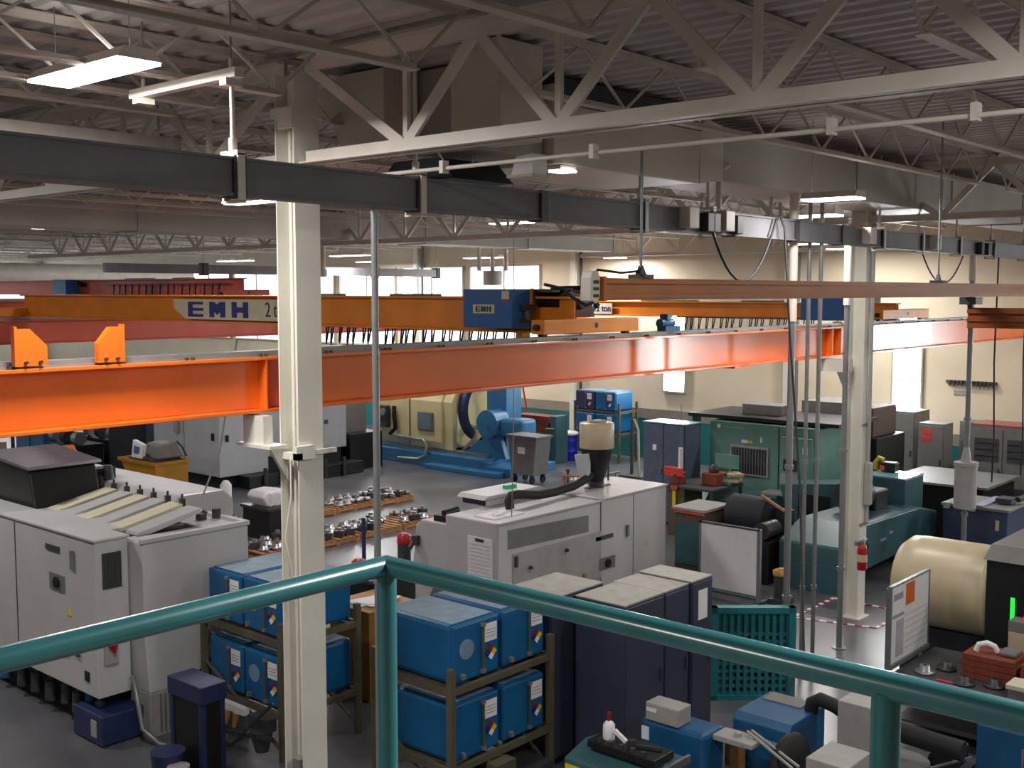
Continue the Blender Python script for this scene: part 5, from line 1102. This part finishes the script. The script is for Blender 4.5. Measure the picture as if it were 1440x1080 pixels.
# green turret lathe right of the column
t = T('turret_lathe', 'dark teal lathe with a square end block, right of the right column', 'machine tool', (21, 8.9, 0))
P('end_block', MB().box(21.95, 22.9, 8.85, 9.75, 0.5, 1.62), M_dgreen, t, 0.02); P('block_top', MB().box(21.95, 22.9, 8.85, 9.75, 1.62, 1.64), mat('painted_sheen_teal', '7fb0b8', 0.12), t)  # paler block top: sheen painted into the colour
P('sloped_bed', MB().prism([(18.5, 0.25), (18.5, 0.85), (19.3, 1.15), (22.0, 1.1), (22.9, 0.9), (22.9, 0.4)], 'y', 8.55, 9.8), M_dgreen, t, 0.03)
P('leg', MB().prism([(18.45, 0), (19.2, 0), (19.2, 0.5), (18.45, 0.5)], 'y', 8.6, 9.7), M_dgreen, t); P('leg', MB().box(21.8, 22.8, 8.8, 9.7, 0, 0.5), M_dgreen, t)
P('name_plate', MB().box(20.5, 20.65, 8.54, 8.55, 0.8, 0.84), M_lgrey, t); P('name_plate', MB().box(20.1, 20.35, 8.54, 8.55, 0.72, 0.76), M_lgrey, t)
P('chuck', MB().cyl((20.3, 9.3, 1.45), (20.9, 9.3, 1.45), 0.3, n=18), M_dmetal, t); P('tool_post', MB().box(20.9, 21.5, 9.0, 9.6, 1.1, 1.5), M_black, t, 0.03)
P('plate_yellow', MB().box(22.3, 22.36, 8.84, 8.85, 0.95, 1.02), M_yel, t)
t = T('lifting_sling', 'yellow strap bundle on top of the dark teal lathe block', 'strap', (22.5, 9.4, 1.64))
P('strap_loop', MB().tube([(22.6, 9.75, 1.66), (22.6, 9.76, 1.82), (22.6, 9.68, 1.92), (22.6, 9.58, 1.88)], 0.05, 8), M_yel, t); P('buckle', MB().box(22.5, 22.75, 9.3, 9.62, 1.65, 1.85), M_black, t, 0.03); P('orange_patch', MB().box(22.48, 22.5, 9.52, 9.62, 1.68, 1.78), M_orp, t)
t = T('steel_table', 'grey sheet table with dark openings behind the dark teal lathe', 'table', (25, 9.2, 0))
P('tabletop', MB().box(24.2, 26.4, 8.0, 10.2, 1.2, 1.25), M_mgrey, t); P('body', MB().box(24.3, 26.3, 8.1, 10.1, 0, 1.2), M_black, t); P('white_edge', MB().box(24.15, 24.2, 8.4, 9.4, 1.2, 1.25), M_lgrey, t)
t = T('hose_ring', 'dark curved hose ring leaning by the wide grey cabinet', 'hose', (27.0, 11.6, 1.2))
P('ring', MB().tube([(27.0, 11.6+0.55*math.sin(q), 1.7+0.55*math.cos(q)) for q in [math.radians(a_) for a_ in range(0, 181, 15)]][::1], 0.08, 8), M_rack, t); P('ring_stand', MB().box(26.9, 27.2, 11.5, 12.2, 0, 1.2), M_dgrey, t)
# grey cabinets along the far wall
def wallcab(x0, x1, y0, y1, z1, label, doors=1, m=None):
    t = T('switchgear_cabinet', label, 'cabinet', (x0, y0, 0), 'grey cabinets at the far wall')
    P('body', MB().box(x0, x1, y0, y1, 0, z1), m or M_mgrey, t, 0.01)
    for k in range(doors):
        a = y0+(y1-y0)*k/doors+0.02; b = y0+(y1-y0)*(k+1)/doors-0.02
        P('door', MB().box(x0-0.02, x0, a, b, 0.1, z1-0.06), m or M_mgrey, t, 0.004); P('door_handle', MB().box(x0-0.05, x0-0.02, a+0.05, a+0.08, z1*0.5, z1*0.5+0.15), M_dgrey, t)
    return t
wallcab(28.4, 29.4, 11.25, 12.9, 2.3, 'wide plain grey cabinet below the tall bright window', 2)
t = wallcab(27.9, 28.5, 10.3, 10.95, 2.1, 'narrow grey cabinet with red notices')
P('red_notice', MB().box(27.87, 27.88, 10.6, 10.85, 1.82, 1.95), M_pinkred, t); P('red_notice', MB().box(27.87, 27.88, 10.6, 10.85, 1.65, 1.78), M_pinkred, t)
wallcab(28.3, 28.9, 9.75, 10.15, 1.1, 'low grey cabinet between the red notices and the wide bank', 1, M_lgrey)
wallcab(28.95, 29.5, 9.6, 10.3, 2.1, 'upper grey cabinet behind the pale round filter')
t = wallcab(26.9, 27.9, 5.6, 9.3, 2.25, 'wide bank of grey cabinets with dark louvred windows at the right edge', 5)
for k in range(5):
    a = 5.6+0.74*k+0.1
    for (z0, z1) in ((1.45, 1.98), (0.25, 0.85)):
        g = P('louvred_window', MB().box(26.86, 26.88, a, a+0.54, z0, z1), M_dgrey, t)
        P('louvres', MB().box(26.85, 26.86, a+0.02, a+0.52, z0+0.1, z0+0.12).box(26.85, 26.86, a+0.02, a+0.52, z0+0.25, z0+0.27).box(26.85, 26.86, a+0.02, a+0.52, z0+0.4, z0+0.42), M_black, g)
P('red_top_strip', MB().box(26.9, 27.9, 5.6, 9.3, 2.25, 2.3), mat('dull_red', '8a5048', 0.6), t)
t = T('wall_rack', 'thin dark tool strip fixed to the far wall beside the tall window', 'rack', (29.9, 10.2, 3.0))
P('backing_strip', MB().box(29.93, 30.0, 9.75, 11.05, 2.98, 3.06), M_rack, t)
for k in range(12): P('tool', MB().box(29.88, 29.93, 9.8+k*0.1, 9.84+k*0.1, 2.92, 3.06), M_dmetal, t)
P('faded_sign', MB().box(29.97, 30.0, 10.5, 10.85, 2.68, 2.78), M_lgrey, t)
# dark blue crate
t = T('steel_crate', 'dark blue-grey lidded crate behind the cream tank', 'crate', (23.2, 8.0, 0))
P('crate_body', MB().box(22.4, 23.6, 7.0, 8.25, 0, 1.12), mat('crate_blue', '333e58', 0.45), t, 0.02); P('crate_lid', MB().box(22.36, 23.64, 6.96, 8.28, 1.12, 1.18), M_mgrey, t, 0.01)
P('lid_strap', MB().box(22.36, 23.64, 7.45, 7.65, 1.18, 1.21), mat('lilac_strap', '8a8ca8', 0.5), t)
for y in (8.1, 7.6): P('corner_bracket', MB().box(22.33, 22.45, y, y+0.12, 1.08, 1.2), M_lgrey, t)
P('yellow_label', MB().box(22.39, 22.4, 7.15, 7.22, 0.75, 0.95), M_tank, t)
P('lid_clutter', MB().box(22.9, 23.3, 7.1, 7.4, 1.2, 1.3).cyl((23.0, 7.0, 1.3), (23.3, 6.9, 1.35), 0.06, n=10), M_dmetal, t)
# ================================================================ BIN, BOARDS, DRUM, LADDER
t = T('wheeled_bin', 'dark grey wheeled bin with a white sign in front of the big lathe', 'bin', (23.95, 20.5, 0))
P('bin_body', MB().prism([(20.1, 0.25), (20.9, 0.25), (21.05, 1.3), (19.98, 1.3)], 'x', 23.6, 24.25), M_mgrey, t, 0.02)
P('rim', MB().box(23.56, 24.3, 19.94, 21.1, 1.3, 1.36), M_mgrey, t, 0.01); P('white_sign', MB().box(23.58, 23.6, 20.4, 20.65, 0.85, 1.03), M_paper, t)
P('push_handle', MB().tube([(24.25, 19.95, 1.36), (24.2, 19.85, 1.55), (23.8, 19.82, 1.6)], 0.02, 6), M_dgrey, t)
for (x, y) in ((23.68, 20.2), (23.68, 20.85), (24.15, 20.2), (24.15, 20.85)): P('caster', MB().cyl((x, y-0.03, 0.1), (x, y+0.03, 0.1), 0.1, n=12).box(x-0.04, x+0.04, y-0.05, y+0.05, 0.15, 0.25), M_black, t)
t = T('steel_bench', 'dark green steel bench under the stack of brown boards', 'bench', (27.3, 22.9, 0))
P('bench_body', MB().box(27.0, 27.6, 22.3, 23.8, 0.1, 0.94), M_dgreen, t, 0.01); P('bench_end', MB().box(27.0, 27.6, 22.05, 22.28, 0, 1.5), M_dgreen, t, 0.01)
for y in (22.4, 23.6): P('foot', MB().box(27.05, 27.55, y, y+0.1, 0, 0.1), M_dgrey, t)
for k in range(5):
    S('brown_board', MB().box(27.02, 27.58, 22.3+0.04*(k % 3), 23.75-0.05*(k % 2), 0.945+k*0.105, 1.045+k*0.105), M_redwood, '%s long brown board stacked on the dark green bench' % ('lowest', 'second lowest', 'middle', 'second highest', 'topmost')[k], 'board', 'long brown boards')
t = T('plastic_drum', 'bright blue plastic drum with a white lid by the far wall', 'drum', (28.0, 22.3, 0))
P('drum_body', MB().lathe([(0.29, 0), (0.3, 0.02), (0.3, 0.28), (0.31, 0.3), (0.3, 0.32), (0.3, 0.6), (0.31, 0.62), (0.3, 0.64), (0.3, 0.82)], (28.0, 22.35, 0), 22), M_drumb, t)
P('lid', MB().lathe([(0.31, 0.82), (0.33, 0.84), (0.33, 0.9), (0.28, 0.92)], (28.0, 22.35, 0), 22), M_paper, t)
t = T('step_ladder', 'red and white step ladder standing behind the blue lathe column', 'ladder', (28.6, 25.2, 0))
for y in (24.85, 25.55): P('rail', MB().bar((28.2, y, 0), (28.6, y+(25.2-y)*0.3, 2.6), 0.08, 0.04), M_redl, t)
for y in (24.85, 25.55): P('rear_rail', MB().bar((29.2, y, 0), (28.65, y+(25.2-y)*0.3, 2.6), 0.05, 0.03), M_redl, t)
for k in range(7): P('step', MB().box(28.2+0.055*k-0.02, 28.2+0.055*k+0.1, 24.9+0.014*k, 25.5-0.014*k, 0.3+0.32*k, 0.33+0.32*k), M_lgrey, t)
P('top_cap', MB().box(28.5, 28.75, 25.0, 25.4, 2.58, 2.64), M_redl, t)
# clutter crate behind the mist collector
t = T('wire_basket', 'pale wire basket of odd parts behind the mist collector', 'basket', (21, 16.0, 0))
m = MB()
for k in range(9): m.bar((20.5+k*0.12, 15.6, 0.3), (20.5+k*0.12, 15.6, 1.1), 0.015); m.bar((20.5, 15.6+k*0.12, 0.3), (20.5, 15.6+k*0.12, 1.1), 0.015)
P('basket_wires', m, M_galv, t); P('basket_rim', MB().box(20.48, 21.5, 15.58, 15.62, 1.1, 1.13).box(20.48, 20.52, 15.58, 16.6, 1.1, 1.13), M_galv, t); P('basket_floor', MB().box(20.48, 21.5, 15.6, 16.6, 0.25, 0.3), M_galv, t)
P('basket_load', MB().box(20.6, 21.4, 15.7, 16.5, 0.3, 0.95).cyl((20.8, 15.9, 0.95), (20.9, 16.0, 1.25), 0.08, n=10).cyl((21.1, 16.2, 0.95), (21.0, 16.1, 1.15), 0.1, n=10), M_lgrey, t)
P('legs', MB().box(20.5, 20.55, 15.6, 15.65, 0, 0.3).box(21.4, 21.45, 16.5, 16.55, 0, 0.3).box(20.5, 20.55, 16.5, 16.55, 0, 0.3).box(21.4, 21.45, 15.6, 15.65, 0, 0.3), M_galv, t)
t = T('pipe_stand', 'thin dark stand with pale pipe in front of the teal wainscot', 'stand', (26.8, 18.5, 0))
P('stand_post', MB().cyl((26.8, 19.0, 0), (26.8, 19.0, 1.7), 0.05, n=8), M_dgrey, t); P('pale_pipe', MB().tube([(26.6, 18.6, 0), (26.6, 18.65, 1.4), (26.6, 18.8, 1.7)], 0.04, 8), M_lgrey, t); P('stand_base', MB().box(26.4, 27.1, 18.4, 19.2, 0, 0.05), M_dgrey, t)

# ================================================================ PALLETS OF MACHINED PARTS
def pallet(x, y, label, nm=0):
    t = T('wood_pallet', label, 'pallet', (x, y, 0), 'wooden pallets with machined parts')
    for dy in (0.0, 0.48, 0.96): P('stringer', MB().box(x, x+1.2, y+dy, y+dy+0.05, 0.02, 0.11), M_wood, t)
    for k in range(7): P('deck_board', MB().box(x+k*0.183, x+k*0.183+0.11, y-0.01, y+1.02, 0.11, 0.13), M_wood, t)
    for k in (0, 3, 6): P('bottom_board', MB().box(x+k*0.183, x+k*0.183+0.1, y-0.01, y+1.02, 0.0, 0.02), M_wood, t)
    return t
ring_g = 'machined metal parts on the pallets'
def part(kind, x, y, z, s, label):
    if kind == 0:
        t = T('machined_ring', label, 'metal part', (x, y, z), ring_g)
        P('ring_body', MB().lathe([(s*0.6, 0), (s, 0), (s, 0.05), (s*0.75, 0.06), (s*0.7, 0.12), (s*0.5, 0.12)], (x, y, z), 16), M_alu, t); P('ring_bore', MB().cyl((x, y, z+0.12), (x, y, z+0.125), s*0.35, n=12), M_black, t)
    elif kind == 1:
        t = T('machined_block', label, 'metal part', (x, y, z), ring_g)
        P('block_body', MB().rbox((x, y, z+0.07), (s*1.7, s*1.3, 0.14), x*3), M_dmetal, t, 0.01); P('block_boss', MB().cyl((x, y, z+0.14), (x, y, z+0.2), s*0.4, n=12), M_alu, t)
    else:
        t = T('machined_shaft', label, 'metal part', (x, y, z), ring_g)
        a_ = y*5; P('shaft_body', MB().cyl((x-s*math.cos(a_), y-s*math.sin(a_), z+0.06), (x+s*math.cos(a_), y+s*math.sin(a_), z+0.06), 0.055, n=12), M_alu, t); P('shaft_collar', MB().cyl((x-0.03*math.cos(a_), y-0.03*math.sin(a_), z+0.06), (x+0.03*math.cos(a_), y+0.03*math.sin(a_), z+0.06), 0.06, n=12), M_dmetal, t)
    return t
spots = [(17.2, 18.5, 'nearest pallet by the centre machine'), (15.9, 18.45, 'second front pallet from the centre machine'), (14.6, 18.4, 'front pallet right of the column'), (13.3, 18.5, 'front pallet behind the near column'),
         (12.0, 19.2, 'dark pallet left of the column'), (18.7, 21.0, 'farthest right back pallet'), (17.4, 21.1, 'back pallet under the dropped conduit'), (16.1, 21.0, 'back pallet right of the column'), (13.9, 21.3, 'back pallet left of the column')]
rnd = random.Random(3)
KN = ('ring', 'block', 'shaft')
for i, (x, y, lb) in enumerate(spots):
    pallet(x, y, 'wooden pallet with metal parts, the '+lb)
    cnt = {}
    for a_ in range(4):
        for b_ in range(3):
            if rnd.random() < 0.12: continue
            k = rnd.choice((0, 0, 1, 2))
            cnt[k] = cnt.get(k, 0)
            part(k, x+0.17+a_*0.29+rnd.uniform(-.03, .03), y+0.17+b_*0.34+rnd.uniform(-.03, .03), 0.131, rnd.uniform(0.1, 0.14), 'metal %s, %s row, %s from left, %s' % (KN[k], ('front', 'middle', 'back')[b_], ('first', 'second', 'third', 'fourth')[a_], lb))
t = T('plastic_sheet', 'crumpled white plastic sheet on a crate left of the near column', 'sheet', (14.8, 20.3, 0.72))
P('sheet_body', MB().prism([(14.35, 0.95), (14.5, 0.72), (15.2, 0.72), (15.2, 1.0), (14.8, 1.08), (14.45, 1.06)], 'y', 19.9, 20.5), M_paper, t, 0.04)
for k in range(4): P('sheet_fold', MB().rbox((14.55+k*0.17, 19.88, 0.88), (0.04, 0.08, 0.3), 0, 0.2), M_paper, t, 0.015)
t = T('dark_crate', 'dark open crate under the crumpled white sheet', 'crate', (14.8, 20.3, 0))
P('crate_body', MB().box(14.4, 15.3, 19.75, 20.7, 0, 0.66), M_black, t, 0.01); P('crate_rim', MB().box(14.36, 15.34, 19.71, 20.74, 0.66, 0.72), M_dmetal, t)
S('white_bottle', MB().lathe([(0.14, 0), (0.15, 0.05), (0.15, 0.4), (0.08, 0.5), (0.05, 0.52)], (16.6, 24.6, 0.0), 14), M_paper, 'white plastic jug on the floor in front of the yellow hopper', 'jug')
# red capped things and tan box beyond the rail corner
for (x, y, lb, h_) in ((14.6, 15.7, 'red-capped canister right of the conduit, beyond the railing corner', 0.75), (13.2, 15.4, 'small red-capped canister left of the conduit, just above the railing', 0.55)):
    t = T('red_canister', lb, 'canister', (x, y, 0), 'red-capped canisters')
    P('canister_body', MB().cyl((x, y, 0), (x, y, h_-0.2), 0.13, n=14), M_dmetal, t); P('red_cap', MB().lathe([(0.14, 0), (0.14, 0.15), (0.07, 0.2)], (x, y, h_-0.2), 14), M_red, t)
t = T('blue_pole', 'navy pole in a white foot beyond the railing corner', 'pole', (13.8, 15.9, 0)); P('pole_rod', MB().cyl((13.75, 15.9, 0.1), (13.75, 15.9, 1.15), 0.04, n=10), M_navyp, t); P('white_foot', MB().lathe([(0.2, 0), (0.15, 0.15), (0.05, 0.3)], (13.75, 15.9, 0), 12), M_paper, t)
t = T('tan_cabinet', 'tan steel box with bright papers on top, between the two tote racks', 'cabinet', (9.9, 11.4, 0))
P('box_body', MB().box(9.5, 10.3, 10.9, 11.7, 0, 1.2), mat('tan_box', '9a6a28', 0.5), t, 0.01); P('box_lid', MB().box(9.48, 10.32, 10.88, 11.72, 1.2, 1.22), MATS['tan_box'], t)
t = T('paper_pile', 'bright white papers on the tan steel box', 'papers', (9.9, 11.3, 1.22))
for k in range(3): P('sheet', MB().rbox((9.85+0.05*k, 11.3-0.07*k, 1.228+k*0.011), (0.5, 0.36, 0.01), 0.3*k-0.2), M_paper, t)
t = T('tool_chest', 'low dark tool chest beyond the railing corner with a yellow clip', 'tool chest', (10.9, 12.2, 0))
P('chest_body', MB().box(10.4, 11.3, 11.9, 12.7, 0, 1.25), M_black, t, 0.02); P('chest_lid', MB().box(10.36, 11.34, 11.86, 12.74, 1.25, 1.3), M_dmetal, t); P('yellow_clip', MB().box(10.5, 10.56, 11.83, 11.86, 1.1, 1.22), M_yel, t)
t = T('black_bag', 'black bag with a yellow oval mark above the upper left tote', 'bag', (10.8, 10.9, 0))
P('bag_body', MB().prism([(10.45, 1.2), (11.3, 1.2), (11.05, 1.42), (10.6, 1.45)], 'y', 10.3, 10.8), M_black, t, 0.04); P('yellow_mark', MB().cyl((10.85, 10.28, 1.32), (10.85, 10.295, 1.32), 0.04, n=12), M_yel, t); P('bag_base', MB().box(10.5, 11.25, 10.3, 10.8, 0, 1.2), M_navy, t)
# ================================================================ FAR LEFT BACKGROUND
t = T('blue_cabinet', 'teal blue cabinet far away at the left under the runway', 'cabinet', (17.0, 36, 0))
P('body', MB().box(16.6, 17.6, 34.6, 36.5, 0, 2.3), M_blue2, t, 0.01); P('door_line', MB().box(16.585, 16.6, 35.5, 35.52, 0.1, 2.2), M_black, t)
t = T('orange_chute', 'orange slanted chute behind the black hood', 'chute', (14.3, 28.5, 0))
P('chute_body', MB().prism([(26.9, 0.75), (26.9, 0.85), (27.9, 1.0), (28.3, 1.35), (28.7, 1.25), (28.7, 0.75)], 'x', 14.1, 14.4), M_orange, t, 0.02); P('chute_stand', MB().box(14.15, 14.35, 27.6, 28.5, 0, 0.75), M_dgrey, t)
for i, (x, y, lb) in enumerate(((18.1, 33.3, 'dark machine with shiny drums far at the left, right one'), (16.8, 33.0, 'dark machine with shiny drums far at the left, left one'))):
    t = T('roller_machine', lb, 'machine tool', (x, y, 0))
    P('body', MB().box(x-0.4, x+0.5, y-0.9, y+0.9, 0, 0.75), M_black, t, 0.02)
    for k in (-0.7, 0.0, 0.7): P('roller', MB().cyl((x-0.2, y+k-0.14, 0.95), (x-0.2, y+k+0.14, 0.95), 0.2, n=14), M_alu if k else M_navy, t)
    P('mast', MB().cyl((x, y, 0.75), (x, y, 3.2), 0.03, n=8), M_lgrey, t)
for i, (x, y, lb) in enumerate(((22.5, 39, 'left'), (23.5, 37.2, 'right'))):
    t = T('parts_rack', lb+' one of two brown loaded racks at the far left back', 'rack', (x, y, 0))
    for z in (0.3, 1.1, 1.9): P('shelf', MB().box(x, x+0.8, y-1.4, y, z, z+0.06), M_rack, t)
    for z in (0.36, 1.16): 
        for k in range(3): P('carton', MB().box(x+0.05, x+0.7, y-1.3+k*0.43, y-0.95+k*0.43, z, z+0.45), M_redwood if k % 2 else M_wood, t)
    for (a_, b_) in ((0, 0), (0.8, 0), (0, -1.4), (0.8, -1.4)): P('post', MB().box(x+a_-0.03, x+a_+0.03, y+b_-0.03, y+b_+0.03, 0, 2.4), M_rack, t)
t = T('timber_crate', 'pale wooden crate at the left edge beyond the black hood', 'crate', (9.8, 21.5, 0))
P('crate_body', MB().box(9.3, 11.4, 20.6, 22.0, 0.1, 1.35), M_wood, t, 0.01)
for k in range(4): P('slat', MB().box(9.27, 9.3, 20.6, 22.0, 0.2+k*0.3, 0.42+k*0.3), M_tank, t)
P('crate_lid', MB().box(9.25, 11.45, 20.55, 22.05, 1.35, 1.42), M_tank, t)
t = T('dark_shelving', 'dark shelving at the left edge under the runway beam', 'rack', (14.6, 34, 0))
for (a_, b_) in ((14.3, 33.2), (14.3, 35.6), (15.0, 33.2), (15.0, 35.6)): P('post', MB().box(a_-0.04, a_+0.04, b_-0.04, b_+0.04, 0, 2.4), M_dgrey, t)
for z in (0.4, 1.1, 1.8): P('shelf', MB().box(14.3, 15.0, 33.2, 35.6, z, z+0.05), M_dgrey, t)
P('boxes', MB().box(14.35, 14.95, 33.4, 34.0, 1.15, 1.5).box(14.35, 14.95, 34.4, 35.2, 1.15, 1.6).box(14.35, 14.95, 33.5, 34.6, 0.45, 0.9), M_tank, t)
